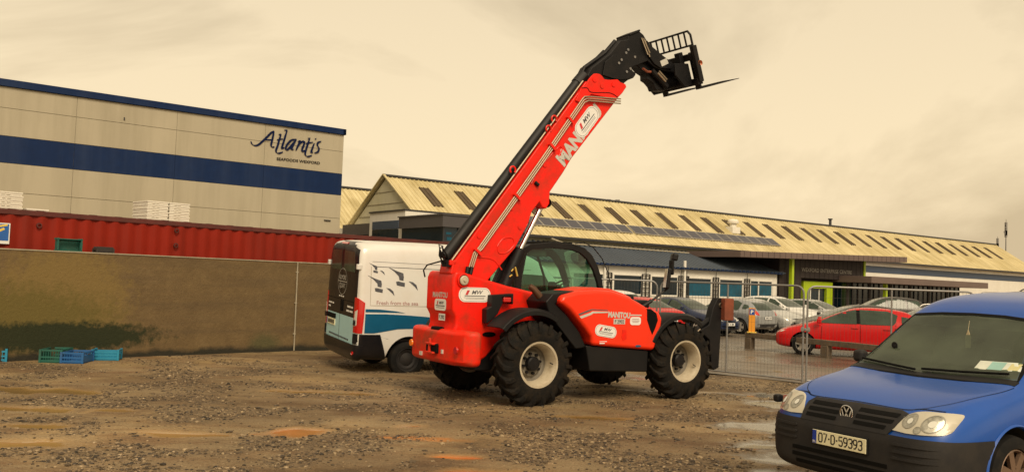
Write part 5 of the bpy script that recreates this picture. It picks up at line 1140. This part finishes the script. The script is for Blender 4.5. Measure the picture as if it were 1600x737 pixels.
def car(name, label, cat, kind, paint, pos, heading, group='cars parked beyond the fence', sy=1, sz=1, sxx=1, style='five', plate=None, rails=False, detail=True):
    K_ = KIND[kind]; t = thing(name, label, cat, pos, heading, group)
    st = [(a * sxx, b_ * sy, c * sz, d * sz, e * sy, f * sz) for a, b_, c, d, e, f in K_['st']]; base = shell(st)
    bv = bvh_of(base); W_ = max(s[1] for s in st); R_ = K_['R']; cuts = []
    for x in K_['axles']: cuts += arch_cut(x * sxx, R_, R_ + .055, W_)
    link('body', boolean(base, cuts, [paint, 'slot_black']), t)
    for x in K_['axles']:
        for y in (-1, 1): add_wheel(t, x * sxx, y * (W_ - .105), R_, .2, style)
    S2 = lambda pts: [(a * sxx, b_ * sz) for a, b_ in pts]; F2 = lambda pts: [(a * sy, b_ * sz) for a, b_ in pts]
    for pts in K_['sw']:
        for s in (-1, 1): project('side_window', S2(pts), bv, 'Y', s, 'car_glass', t, off=.014, step=.09)
    for s in (-1, 1):
        if kind in ('hatch', 'saloon'): project('door_pillar', S2([(-.175, .99), (-.285, .99), (-.265, 1.385), (-.155, 1.38)]), bv, 'Y', s, 'slot_black', t, off=.010, step=.1)
    project('windscreen', F2(K_['ws']), bv, 'X', 1, 'car_glass', t, off=.014, step=.1)
    project('rear_window', F2(K_['rwn']), bv, 'X', -1, 'car_glass', t, off=.014, step=.1)
    for s in (-1, 1):
        project('headlight', [(a * s, b_) for a, b_ in F2(K_['hl'])], bv, 'X', 1, 'lamp_clear', t, off=.008, step=.1)
        project('tail_lamp', [(a * s, b_) for a, b_ in F2(K_['tl'])], bv, 'X', -1, 'lamp_red', t, off=.010, step=.1)
        project('door_seam', ribbon(dense(S2([(.80, .30), (.78, .95)]), .1), .012), bv, 'Y', s, 'slot_black', t, off=.004)
        project('door_seam', ribbon(dense(S2([(-.28, .30), (-.28, .96)]), .1), .012), bv, 'Y', s, 'slot_black', t, off=.004)
        if kind != 'van': project('door_seam', ribbon(dense(S2([(-1.05, .55), (-1.20, .75), (-1.22, 1.0)]), .1), .012), bv, 'Y', s, 'slot_black', t, off=.004)
        for x in (-.12, -.98): project('door_handle', S2([(x - .10, .855), (x + .08, .855), (x + .08, .885), (x - .10, .885)]), bv, 'Y', s, paint, t, off=.03)
        mb = MB(); mz = K_['sw'][0][0][1] * sz + .05; mx = K_['sw'][0][0][0] * sxx - .08; mb.box(mx - .05, mx + .08, s * (W_ + .02), s * (W_ + .18), mz - .06, mz + .08); obj('door_mirror', mb, paint, t, bevel=.03, seg=3)
    project('grille', F2([(-.36, .56 if kind != 'suv' else .66), (.36, .56 if kind != 'suv' else .66), (.36, .66 if kind != 'suv' else .80), (-.36, .66 if kind != 'suv' else .80)]), bv, 'X', 1, 'slot_black', t, off=.006, step=.2)
    project('lower_grille', F2([(-.5, .30), (.5, .30), (.5, .42), (-.5, .42)]), bv, 'X', 1, 'slot_black', t, off=.006, step=.2)
    project('rear_bumper_strip', F2([(-.7, .32), (.7, .32), (.7, .46), (-.7, .46)]), bv, 'X', -1, 'grey_plastic', t, off=.008, step=.2)
    for s in (1, -1):
        z = K_['pl'] * sz if s < 0 else .48 * sz
        p = bv.ray_cast(Vector((s * 4, 0, z)), Vector((-s, 0, 0)))[0]
        if p is None: p = Vector((s * 2.1, 0, z))
        mb = MB(); xx = p.x + s * .022; mb.box(xx - .012, xx, -.26, .26, z - .055, z + .055); po = obj('number_plate', mb, 'sticker_white' if plate is None else plate, t)
        flat('plate_lettering', bars([(-.2 + .05 * k, -.165 + .05 * k, z, .06) for k in range(8) if k not in (2, 4)]), (lambda u, v, xx=xx, s=s: (xx + (.003 if s > 0 else -.015), u, v)), 'decal_black', po)
    if rails:
        for s in (-1, 1):
            mb = MB(); zt = max(q[5] for q in st); y = s * W_ * .66; mb.tube([(.1, y, zt - .06), (0, y, zt + .01), (-.2, y, zt + .04), (-1.4, y, zt + .03), (-1.7, y, zt - .02), (-1.8, y, zt - .10)], .018, 8); obj('roof_rail', mb, 'alloy' if rails != 'black' else 'black_plastic', t)
    return t, bv
HD = -52
car('parked_car', 'red five-door hatchback seen side-on behind the timber rail', 'car', 'hatch', 'car_red', (10.25, 26.5, -.09), 160, sxx=1.0, sz=1.0)
car('parked_car', 'silver hatchback showing its tail beside the orange parking post', 'car', 'hatch', 'car_silver', (9.45, 38.1, -.09), 131, sxx=.93)
car('parked_car', 'dark blue saloon facing the fence behind the rusty steel foot', 'car', 'saloon', 'car_navy', (7.25, 36.1, -.09), HD)
car('parked_car', 'dark saloon with red tail lamps just past the front mirror arm', 'car', 'saloon', 'car_red', (4.45, 33.2, -.09), 128)
car('parked_car', 'white high-roofed car farthest left behind the red bonnet', 'car', 'suv', 'car_white', (3.62, 37.1, -.09), 128)
car('parked_car', 'pale silver hatchback facing the fence right of the silver tail', 'car', 'hatch', 'car_pale_silver', (11.35, 40.1, -.09), HD, style='seven')
car('parked_car', 'white hatchback directly behind the pale silver one', 'car', 'suv', 'car_white', (13.3, 43.0, -.09), HD, sz=.96)
car('parked_car', 'small white car between the fence posts at the lime doorway', 'car', 'hatch', 'car_pale_silver', (16.2, 46.5, -.09), HD)
car('parked_car', 'dark grey car whose roof shows above the red hatchback', 'car', 'hatch', 'car_brownblack', (13.2, 34.2, -.09), 178, sz=.98)
car('parked_car', 'silver estate with roof rails behind the rear of the red hatchback', 'car', 'hatch', 'car_silver', (15.0, 31.4, -.09), 178, rails=True, sz=1.04)
vv, bv = car('parked_van', 'brownish black van with pale oval emblem behind the red hatchback roof', 'van', 'suv', 'car_brownblack', (18.6, 44.5, -.09), 172, group=None, sz=1.06, sxx=1.02)
project('emblem', ellipse(1.28, .98, .36, .11, 20), bv, 'Y', 1, 'decal_rose', vv, off=.01, step=.2)
project('lettering', bars([(-.1, .5, 1.06, .05), (-.1, .4, .98, .05)]), bv, 'Y', 1, 'sticker_white', vv, off=.01)
car('parked_van', 'black van with roof bars behind the blue van roof', 'van', 'van', 'car_black', (14.0, 23.4, -.09), 178, group=None, rails='black', sz=1.085, sxx=1.0)

# ------------------------------------------------------------------ blue panel van in the foreground
C2 = thing('blue_van', 'blue small van with grey bumper and round badge, cut off at the right', 'van', (3.51, 7.64, .12), 210.8)
st = [(.90, .50, .26, .42, .40, .52), (.885, .68, .20, .50, .58, .62), (.80, .80, .17, .60, .70, .755), (.62, .865, .16, .70, .75, .835), (.36, .89, .16, .78, .77, .905), (.08, .895, .16, .85, .78, .945), (-.16, .90, .16, .91, .78, .985), (-.34, .90, .16, .95, .755, 1.08), (-.60, .90, .16, .99, .70, 1.31), (-.86, .90, .16, 1.02, .655, 1.53), (-1.08, .90, .16, 1.03, .645, 1.645), (-1.45, .90, .16, 1.04, .66, 1.72), (-2.1, .90, .16, 1.05, .68, 1.76), (-3.1, .90, .17, 1.05, .68, 1.76), (-3.42, .89, .19, 1.04, .67, 1.74), (-3.50, .86, .24, 1.0, .64, 1.68), (-3.52, .78, .34, .95, .56, 1.55)]
base = shell(st, 3); bv = bvh_of(base)
def front_at(y, z): h = bv.ray_cast(Vector((4, y, z)), Vector((-1, 0, 0))); return h[0]
cuts = arch_cut(0, .31, .385, .9) + arch_cut(-2.68, .31, .385, .9)
WS = [(-.735, 1.035), (-.40, 1.012), (0, 1.005), (.40, 1.012), (.735, 1.035), (.56, 1.475), (.3, 1.498), (0, 1.505), (-.3, 1.498), (-.56, 1.475)]
WSo = [(-.765, 1.015), (-.40, .992), (0, .985), (.40, .992), (.765, 1.015), (.585, 1.495), (.3, 1.52), (0, 1.527), (-.3, 1.52), (-.585, 1.495)]
mb = MB(); mb.prism(WS, -1.75, .6, 'X'); cuts.append(mb)
body = boolean(base.copy(), cuts, ['caddy_blue', 'interior_dark']); link('body', body, C2)
nbm = 0
bl = extract('bumper', body, [((0, 0, .60), (0, 0, 1)), ((.30, 0, 0), (-1, 0, 0))], .014, 'grey_plastic', C2)
project('grille_surround', [(-.43, .60), (-.43, .745), (-.40, .778), (0, .786), (.42, .782), (.50, .765), (.45, .66), (.40, .60)], bv, 'X', 1, 'grey_plastic', C2, off=.018, step=.06)
for z, a, b_ in ((.748, -.375, .435), (.700, -.385, .415), (.652, -.385, .370)):
    for q0, q1 in ((a, -.085), (.085, b_)): project('grille_slot', [(q0, z - .015), (q1, z - .015), (q1 + (.012 if q1 > 0 else 0), z + .013), (q0, z + .013)], bv, 'X', 1, 'slot_black', C2, off=.0215, step=.05, skirt=False)
for z, a, b_ in ((.36, -.5, .42), (.305, -.5, .42), (.25, -.46, .42)):
    project('intake_slot', [(a, z - .016), (b_, z - .016), (b_, z + .016), (a, z + .016)], bv, 'X', 1, 'slot_black', C2, off=.018, step=.05, skirt=False)
for s in (-1, 1):
    for z in (.545, .49, .44): project('bumper_rib', rrect(s * .64, z, .36, .020, .009), bv, 'X', 1, 'grey_plastic', C2, off=.026, step=.04)
    lamp = catmull([(.43, .642), (.45, .70), (.50, .765), (.58, .795), (.70, .80), (.78, .797), (.808, .775), (.81, .70), (.795, .655), (.72, .640), (.55, .634)], 3)
    lamp = [(a * s, b_) for a, b_ in lamp]
    hl = project('headlight', lamp, bv, 'X', 1, 'headlamp', C2, off=.014, step=.05)
    for cx, cz, r_ in ((.545, .725, .054), (.705, .72, .064), (.628, .668, .026)):
        ri = project('reflector', ellipse(cx * s, cz, r_, r_, 24), bv, 'X', 1, 'reflector', C2, off=.0165, step=.05, skirt=False)
        e1 = ellipse(cx * s, cz, r_ * 1.0, r_ * 1.0, 24); e2 = ellipse(cx * s, cz, r_ * .9, r_ * .9, 24)
        project('lamp_ring', (e1 + e2, [(i, (i + 1) % 24, 24 + (i + 1) % 24, 24 + i) for i in range(24)]), bv, 'X', 1, 'lens_ring', C2, off=.0185)
        if r_ > .04: project('bulb_shield', ellipse(cx * s + .004, cz, r_ * .38, r_ * .38, 16), bv, 'X', 1, 'lamp_clear', C2, off=.020, step=.05, skirt=False)
    # outline of bonnet
    project('bonnet_seam', ribbon(catmull([(.70, s * .50), (.62, s * .60), (.45, s * .70), (.1, s * .765), (-.15, s * .79)], 6), .005), bv, 'Z', 1, 'slot_black', C2, off=.003)
    project('wing_seam', ribbon(dense([(-.42, .20), (-.42, .95)], .08), .008), bv, 'Y', s, 'slot_black', C2, off=.003)
    project('side_window', [(-.50, 1.06), (-.78, 1.28), (-1.0, 1.43), (-1.15, 1.48), (-1.5, 1.5), (-1.5, 1.04)], bv, 'Y', s, 'car_glass', C2, off=.006, step=.08)
    project('door_seam', ribbon(dense([(-1.6, .25), (-1.6, 1.58)], .08), .008), bv, 'Y', s, 'slot_black', C2, off=.003)
    mb = MB(); mb.box(-.66, -.54, s * .93, s * 1.05, 1.0, 1.12); obj('door_mirror', mb, 'grey_plastic', C2, bevel=.04, seg=4)
    mb = MB(); mb.lathe([(-s * .02, .395), (s * .0, .40), (s * .012, .385), (s * .0, .375), (-s * .04, .375)], (0, s * .893, .31), 'Y', 40, a0=radians(5), a1=radians(175)); obj('arch_lip', mb, 'caddy_blue', C2)
project('bonnet_edge', ribbon([(p[0], p[1]) for p in catmull([(-.70, .795), (-.55, .805), (-.42, .786), (0, .794), (.42, .79), (.55, .808), (.72, .808)], 6)], .004), bv, 'X', 1, 'slot_black', C2, off=.012)
for x, y, a in ((0, -.8, 0), (0, .8, 0), (-2.68, -.8, 0), (-2.68, .8, 0)):
    o = add_wheel(C2, x, y, .31, .19, 'seven', z=.31)
    for c in o.children:
        if c.name.startswith('rim'): c.data = c.data.copy(); c.data.materials.clear(); c.data.materials.append(MA['hub_brown'])
# badge
pc = front_at(0, .705); bx = pc.x + .028
mb = MB(); mb.lathe([(0, 0), (.002, .060), (.0, .066)], (bx, 0, .705), 'X', 32); bd = obj('badge', mb, 'slot_black', C2)
mb = MB(); R1, R2_ = .064, .054; mb.lathe([(.0, R2_), (.008, R2_ + .001), (.010, (R1 + R2_) / 2), (.008, R1), (0, R1)], (bx, 0, .705), 'X', 36)
obj('badge_ring', mb, 'chrome', bd)
vf_ = lambda u, v: (bx + .007, u, .705 + v)
def seg2(a, b_, w_): return ribbon([a, b_], w_)
flat('badge_letters', merge2([seg2((-.024, .046), (0, .006), .010), seg2((.024, .046), (0, .006), .010), seg2((-.045, .026), (-.022, -.046), .010), seg2((-.022, -.046), (0, -.004), .010), seg2((0, -.004), (.022, -.046), .010), seg2((.022, -.046), (.045, .026), .010)]), vf_, 'sticker_silver', bd)
# number plate
p1 = front_at(0, .48); px_ = max(p1.x, front_at(.2, .48).x) + .034
mb = MB(); mb.box(px_ - .03, px_ - .006, -.285, .255, .412, .548); pf = obj('plate_holder', mb, 'black_plastic', C2, bevel=.006)
mb = MB(); mb.box(px_ - .006, px_, -.275, .245, .424, .537); pp = obj('number_plate', mb, 'plate_yellow', C2, bevel=.003)
fnp = lambda u, v: (px_ + .0015, u, v)
flat('plate_band', rect(-.272, -.232, .427, .534), fnp, 'plate_blue', pp)
flat('band_letters', text2d('IRL', .018, -.252, .442, bold=.01), lambda u, v: (px_ + .0025, u, v), 'sticker_white', pp)
def stroke_text(s, x0, z0, h, w_, gap, th):
    G_ = {'0': [[(0, .15), (0, .85), (.18, 1), (.82, 1), (1, .85), (1, .15), (.82, 0), (.18, 0), (0, .15)]], '7': [[(0, 1), (1, 1), (.4, 0)]], '-': [[(.1, .48), (.9, .48)]], 'D': [[(0, 0), (0, 1), (.7, 1), (1, .8), (1, .2), (.7, 0), (0, 0)]],
          '5': [[(1, 1), (.05, 1), (.02, .56), (.7, .6), (1, .42), (1, .15), (.8, 0), (.2, 0), (0, .15)]], '9': [[(.1, .02), (.5, .0), (.95, .3), (1, .82), (.82, 1), (.18, 1), (0, .85), (0, .6), (.18, .46), (.8, .46), (1, .62)]],
          '3': [[(0, .85), (.2, 1), (.8, 1), (1, .85), (1, .65), (.8, .53), (.4, .53)], [(.8, .53), (1, .40), (1, .15), (.8, 0), (.2, 0), (0, .15)]]}
    L_ = []; x = x0
    for ch in s:
        ww = w_ * (.55 if ch == '-' else 1)
        for pl__ in G_[ch]: L_.append(ribbon([(x + a * ww, z0 + b_ * h) for a, b_ in pl__], th))
        x += ww + gap
    return merge2(L_)
flat('plate_lettering', stroke_text('07-D-59393', -.208, .446, .070, .0335, .0125, .0115), fnp, 'decal_black', pp)
# windscreen, rubber, wiper, interior
project('windscreen', WSo, bv, 'X', 1, 'windscreen_glass', C2, off=.004, step=.06)
rub = WSo + [WSo[0]]; project('screen_rubber', ribbon(dense(rub, .05), .022), bv, 'X', 1, 'slot_black', C2, off=.008)
project('sun_band', [(-.64, 1.40), (.64, 1.40), (.575, 1.495), (.3, 1.516), (0, 1.523), (-.3, 1.516), (-.575, 1.495)], bv, 'X', 1, 'interior_dark', C2, off=.002, step=.06)
project('scuttle', [(-.17, -.78), (-.12, -.5), (-.10, 0), (-.12, .5), (-.17, .78), (-.24, .78), (-.21, .4), (-.20, 0), (-.21, -.4), (-.24, -.78)], bv, 'Z', 1, 'black_plastic', C2, off=.006, step=.06)
def on_screen(y, z, d=.02): p = bv.ray_cast(Vector((4, y, z)), Vector((-1, 0, 0)))[0]; return p + Vector((d, 0, d))
for pts in ([(-.05, 1.02), (.3, 1.03), (.68, 1.05)], [(-.72, 1.05), (-.35, 1.025), (-.1, 1.01)]):
    mb = MB(); mb.tube([on_screen(a, b_, .018) for a, b_ in pts], .011, 6); obj('wiper', mb, 'slot_black', C2)
mb = MB(); mb.prism([(-.24, 1.01), (-.34, 1.04), (-.75, 1.04), (-.85, .98), (-.3, .98)], -.72, .72, 'Y'); obj('dashboard', mb, 'interior_dark', C2, bevel=.02)
for y in (-.38, .38):
    mb = MB(); mb.prism([(-1.25, .9), (-1.10, .9), (-1.22, 1.28), (-1.34, 1.28)], y - .22, y + .22, 'Y'); mb.prism([(-1.26, 1.28), (-1.20, 1.28), (-1.23, 1.42), (-1.31, 1.42)], y - .12, y + .12, 'Y'); obj('seat', mb, 'seat_fabric', C2, bevel=.04, seg=3)
mb = MB(); c0 = Vector((-.80, .36, 1.10)); ax = Vector((-.75, 0, .55)).normalized(); u = Vector((0, 1, 0)); w_ = ax.cross(u); mb.tube([c0 + (u * cos(a) + w_ * sin(a)) * .17 for a in [radians(q) for q in range(0, 361, 20)]], .014, 6); obj('steering_wheel', mb, 'interior_dark', C2)
for nm, pts, m_ in (('licence_card', [(.355, 1.078), (.725, 1.088), (.735, 1.155), (.36, 1.145)], 'card_paper'),):
    cdo = project(nm, pts, bv, 'X', 1, m_, C2, off=.006, step=.1, skirt=False)
    project('card_print', [(.46, 1.084), (.58, 1.087), (.585, 1.148), (.465, 1.145)], bv, 'X', 1, 'card_teal', C2, off=.0075, step=.1, skirt=False)
    project('card_print', [(.62, 1.092), (.70, 1.094), (.705, 1.145), (.625, 1.143)], bv, 'X', 1, 'card_yellow', C2, off=.0075, step=.1, skirt=False)
mb = MB(); q_ = on_screen(.10, 1.30, -.05); mb.prism([(-.022, -.07), (.022, -.07), (.028, .02), (.0, .09), (-.028, .02)], q_.x - .004, q_.x + .002, 'X'); mb.v = [(a, b_ + .10, c + 1.30) for a, b_, c in mb.v]; mb.tube([(q_.x, .10, 1.38), (q_.x - .02, .10, 1.47)], .002, 4); obj('hanging_freshener', mb, 'scent_tree', C2)
q_ = on_screen(-.50, 1.16, -.03); mb = MB(); mb.tube([(q_.x, q_.y, 1.12), (q_.x - .02, q_.y + .03, 1.17), (q_.x + .02, q_.y, 1.20)], .012, 8); mb.lathe([(0, .03), (.01, .03), (.01, 0)], (q_.x + .01, q_.y, 1.205), 'X', 14); obj('phone_holder', mb, 'black_plastic', C2)
mb = MB(); mb.box(.62, .70, -.93, -.865, .665, .735); obj('tow_tab', mb, 'black_plastic', C2, bevel=.02)

# ------------------------------------------------------------------ white delivery van
V = thing('delivery_van', 'white high-roofed van with black rear doors, seagulls and blue wave on its side', 'van', (-2.351, 17.382, -.035), 29, rx=radians(3.0))
st = [(-1.03, .80, .46, 1.10, .70, 2.28), (-1.02, .90, .36, 1.22, .80, 2.38), (-.985, .985, .32, 1.35, .86, 2.455), (-.90, 1.0, .31, 1.42, .885, 2.49), (-.4, 1.01, .30, 1.45, .895, 2.50), (.8, 1.01, .30, 1.45, .895, 2.51), (2.0, 1.01, .30, 1.45, .895, 2.50), (2.6, 1.01, .30, 1.42, .88, 2.44), (3.0, 1.01, .30, 1.38, .84, 2.25), (3.4, 1.0, .28, 1.30, .80, 1.85), (3.8, .99, .26, 1.15, .80, 1.40), (4.1, .94, .26, 1.0, .74, 1.18), (4.32, .82, .28, .8, .6, .92), (4.38, .62, .36, .7, .5, .78)]
base = shell(st, 3); bv = bvh_of(base)
body = boolean(base.copy(), arch_cut(0, .34, .43, 1.0, .5) + arch_cut(3.45, .34, .43, 1.0, .5), ['white_paint', 'slot_black']); link('body', body, V)
for x in (0, 3.45):
    for y in (-1, 1): add_wheel(V, x, y * .89, .345, .22, 'steel', z=.33, m_='grey_plastic')
extract('rear_bumper', body, [((0, 0, .60), (0, 0, 1)), ((-.90, 0, 0), (1, 0, 0))], .035, 'van_black', V)
extract('side_cladding', body, [((0, 0, .80), (0, 0, 1)), ((-.30, 0, 0), (1, 0, .35)), ((0, -.80, 0), (0, 1, 0)), ((-.97, 0, 0), (-1, 0, 0))], .012, 'van_black', V)
extract('side_cladding', body, [((0, 0, .42), (0, 0, 1)), ((.40, 0, 0), (-1, 0, 0)), ((3.0, 0, 0), (1, 0, 0)), ((0, -.80, 0), (0, 1, 0))], .010, 'van_black', V)
for s in (-1, 1):
    extract('tail_lamp', body, [((0, 0, 1.46), (0, 0, 1)), ((0, 0, .82), (0, 0, -1)), ((-.965, 0, 0), (1, 0, -.05)), ((0, s * .80, 0), (0, -s, 0)), ((-1.0, 0, 1.45), (.75, 0, 1))], .014, 'lamp_red', V)
    project('reversing_lamp', [(s * .84, .93), (s * .93, .96), (s * .93, 1.24), (s * .85, 1.20)], bv, 'X', -1, 'lamp_clear', V, off=.018, step=.05)
    project('corner_step', [(s * .84, .62), (s * 1.0, .62), (s * 1.0, .80), (s * .84, .80)], bv, 'X', -1, 'van_black', V, off=.03, step=.05)
    for z in (1.0, 2.02): mb = MB(); mb.box(-1.06, -.96, s * .86 - .04, s * .86 + .04, z - .05, z + .05); obj('door_hinge', mb, 'white_paint' if z > 1.5 else 'van_black', V, bevel=.015)
RB = [(-.82, 1.08), (.82, 1.08), (.86, 1.5), (.85, 1.95), (.80, 2.33), (.5, 2.41), (0, 2.42), (-.5, 2.41), (-.80, 2.33), (-.85, 1.95), (-.86, 1.5)]
project('rear_door', RB, bv, 'X', -1, 'van_black', V, off=.008, step=.1)
project('rear_door_lower', [(-.80, .60), (.80, .60), (.80, 1.075), (-.80, 1.075)], bv, 'X', -1, 'decal_pale_blue', V, off=.008, step=.1)
for s in (-1, 1): project('rear_window', [(s * .08, 1.55 + .36), (s * .70, 1.91), (s * .66, 2.28), (s * .08, 2.30)], bv, 'X', -1, 'car_glass', V, off=.012, step=.1)
project('door_gap', ribbon(dense([(0, .60), (0, 2.40)], .1), .012), bv, 'X', -1, 'slot_black', V, off=.011)
project('door_gap', ribbon(dense([(-.8, 1.36), (.8, 1.36)], .1), .010), bv, 'X', -1, 'slot_black', V, off=.012)
project('roof_hood', [(-.62, 2.40), (.62, 2.40), (.60, 2.475), (-.60, 2.475)], bv, 'X', -1, 'van_black', V, off=.02, step=.1)
project('brake_light', rrect(0, 2.435, .34, .035, .012), bv, 'X', -1, 'lamp_red', V, off=.03, step=.1)
project('door_handle', rrect(-.10, 1.25, .10, .22, .03), bv, 'X', -1, 'slot_black', V, off=.022, step=.1)
def rear2(vf2): return ([(-a, b_) for a, b_ in vf2[0]], vf2[1])     # seen from behind: left is +Y
oc = (-.05, 1.70); e1 = ellipse(*oc, .27, .25, 36); e2 = ellipse(*oc, .262, .242, 36)
project('emblem_ring', (e1 + e2, [(i, (i + 1) % 36, 36 + (i + 1) % 36, 36 + i) for i in range(36)]), bv, 'X', -1, 'sticker_silver', V, off=.013)
project('emblem_rule', ribbon(dense([(oc[0] - .26, 1.70), (oc[0] + .26, 1.70)], .1), .012), bv, 'X', -1, 'sticker_silver', V, off=.0135)
project('emblem_lettering', rear2(text2d('KILMORE', .085, .05, 1.78, w=.40, bold=.0)), bv, 'X', -1, 'sticker_silver', V, off=.0135)
project('emblem_lettering', rear2(text2d('QUAY', .11, .05, 1.615, w=.34, bold=.0)), bv, 'X', -1, 'sticker_silver', V, off=.0135)
project('small_print', rear2(bars([(-.1, -.02, 1.42, .025), (.0, .08, 1.42, .025), (.1, .2, 1.42, .025), (-.72, -.50, 1.25, .03), (-.48, -.38, 1.25, .03), (-.72, -.58, 1.18, .03), (.42, .62, 1.26, .035), (.64, .74, 1.26, .035), (.38, .54, 1.18, .035), (.56, .74, 1.18, .035)])), bv, 'X', -1, 'sticker_white', V, off=.014)
project('web_address', rear2(bars([(-.6 + k * .085, -.6 + k * .085 + .065, .665 - k * .001, .03) for k in range(14)])), bv, 'X', -1, 'decal_grey', V, off=.014)
pb = bv.ray_cast(Vector((-4, .5, .88)), Vector((1, 0, 0)))[0].x - .02
mb = MB(); mb.box(pb, pb + .015, .24, .78, .96, 1.05); obj('plate_lamp_cover', mb, 'slot_black', V)
mb = MB(); mb.box(pb, pb + .015, .26, .76, .83, .95); po = obj('number_plate', mb, 'plate_yellow', V)
flat('plate_band', rect(.71, .755, .835, .945), lambda u, v: (pb - .002, u, v), 'poster_blue', po); flat('plate_lettering', bars([(.30 + k * .055, .34 + k * .055, .89, .07) for k in range(7)]), lambda u, v: (pb - .003, u, v), 'decal_black', po)
mb = MB(); mb.lathe([(0, .035), (.02, .03)], (-1.07, -.90, .45), 'X', 12); obj('reflector', mb, 'lamp_red', V)
# side graphics
project('wave_stripe', [(-.885, 1.175), (-.5, 1.178), (-.1, 1.165), (.3, 1.14), (1.2, 1.06), (2.6, .92), (2.6, .88), (1.6, .89), (.9, .915), (.3, .915), (-.0, .915), (-.25, .905), (-.5, .86), (-.70, .825), (-.885, .825)], bv, 'Y', -1, 'decal_blue', V, off=.007, step=.1)
project('wave_stripe', [(-.885, 1.21), (-.6, 1.21), (-.35, 1.21), (-.12, 1.205), (-.3, 1.235), (-.6, 1.262), (-.885, 1.265)], bv, 'Y', -1, 'decal_blue', V, off=.007, step=.1)
project('panel_crease', ribbon(dense([(-.80, 2.04), (-.80, 1.33), (2.4, 1.33)], .1), .008), bv, 'Y', -1, 'coping', V, off=.003)
project('panel_crease', ribbon(dense([(-.70, 2.04), (2.4, 2.02)], .1), .010), bv, 'Y', -1, 'decal_grey', V, off=.003)
project('roof_rail_seam', ribbon(dense([(-.78, 2.13), (2.6, 2.10)], .1), .006), bv, 'Y', -1, 'decal_grey', V, off=.003)
def gull(cx, cz, k):
    P_ = lambda pts: [(cx + a * k, cz + b_ * k) for a, b_ in pts]
    for pts in ([(-1, .62), (-.5, .42), (-.08, .30), (-.04, .08), (-.06, -.12), (-.30, -.08), (-.34, .12), (-.62, .38)], [(-.50, -.18), (-.36, -.16), (.04, -.24), (.02, -.46), (-.45, -.38)], [(.26, -.14), (.52, -.18), (.74, -.34), (.84, -.64), (.64, -.44), (.44, -.28)]):
        project('seagull_print', P_(pts), bv, 'Y', -1, 'decal_grey', V, off=.005, step=.1, skirt=False)
gull(-.68, 2.0, .17); gull(-.58, 1.70, .29); gull(-.15, 1.84, .33)
project('slogan', text2d('Fresh from the sea', .075, -.27, 1.385, w=.82, bold=.006), bv, 'Y', -1, 'decal_rose', V, off=.005)
project('windscreen', [(-.78, 1.42), (.78, 1.42), (.70, 2.15), (-.70, 2.15)], bv, 'X', 1, 'car_glass', V, off=.008, step=.12)
for s in (-1, 1):
    project('side_window', [(3.35, 1.42), (2.95, 2.0), (2.25, 2.02), (2.25, 1.40)], bv, 'Y', s, 'car_glass', V, off=.006, step=.12)
    project('headlight', [(s * .55, .92), (s * .85, 1.0), (s * .88, 1.22), (s * .72, 1.15)], bv, 'X', 1, 'lamp_clear', V, off=.01, step=.1)
    mb = MB(); mb.box(3.0, 3.12, s * 1.05, s * 1.25, 1.45, 1.85); obj('door_mirror', mb, 'black_plastic', V, bevel=.04, seg=3)
    project('door_seam', ribbon(dense([(2.15, .42), (2.15, 2.1)], .1), .012), bv, 'Y', s, 'slot_black', V, off=.004)
project('door_gap', ribbon(dense([(.55, 1.32), (.55, .92)], .1), .006), bv, 'Y', -1, 'slot_black', V, off=.009)
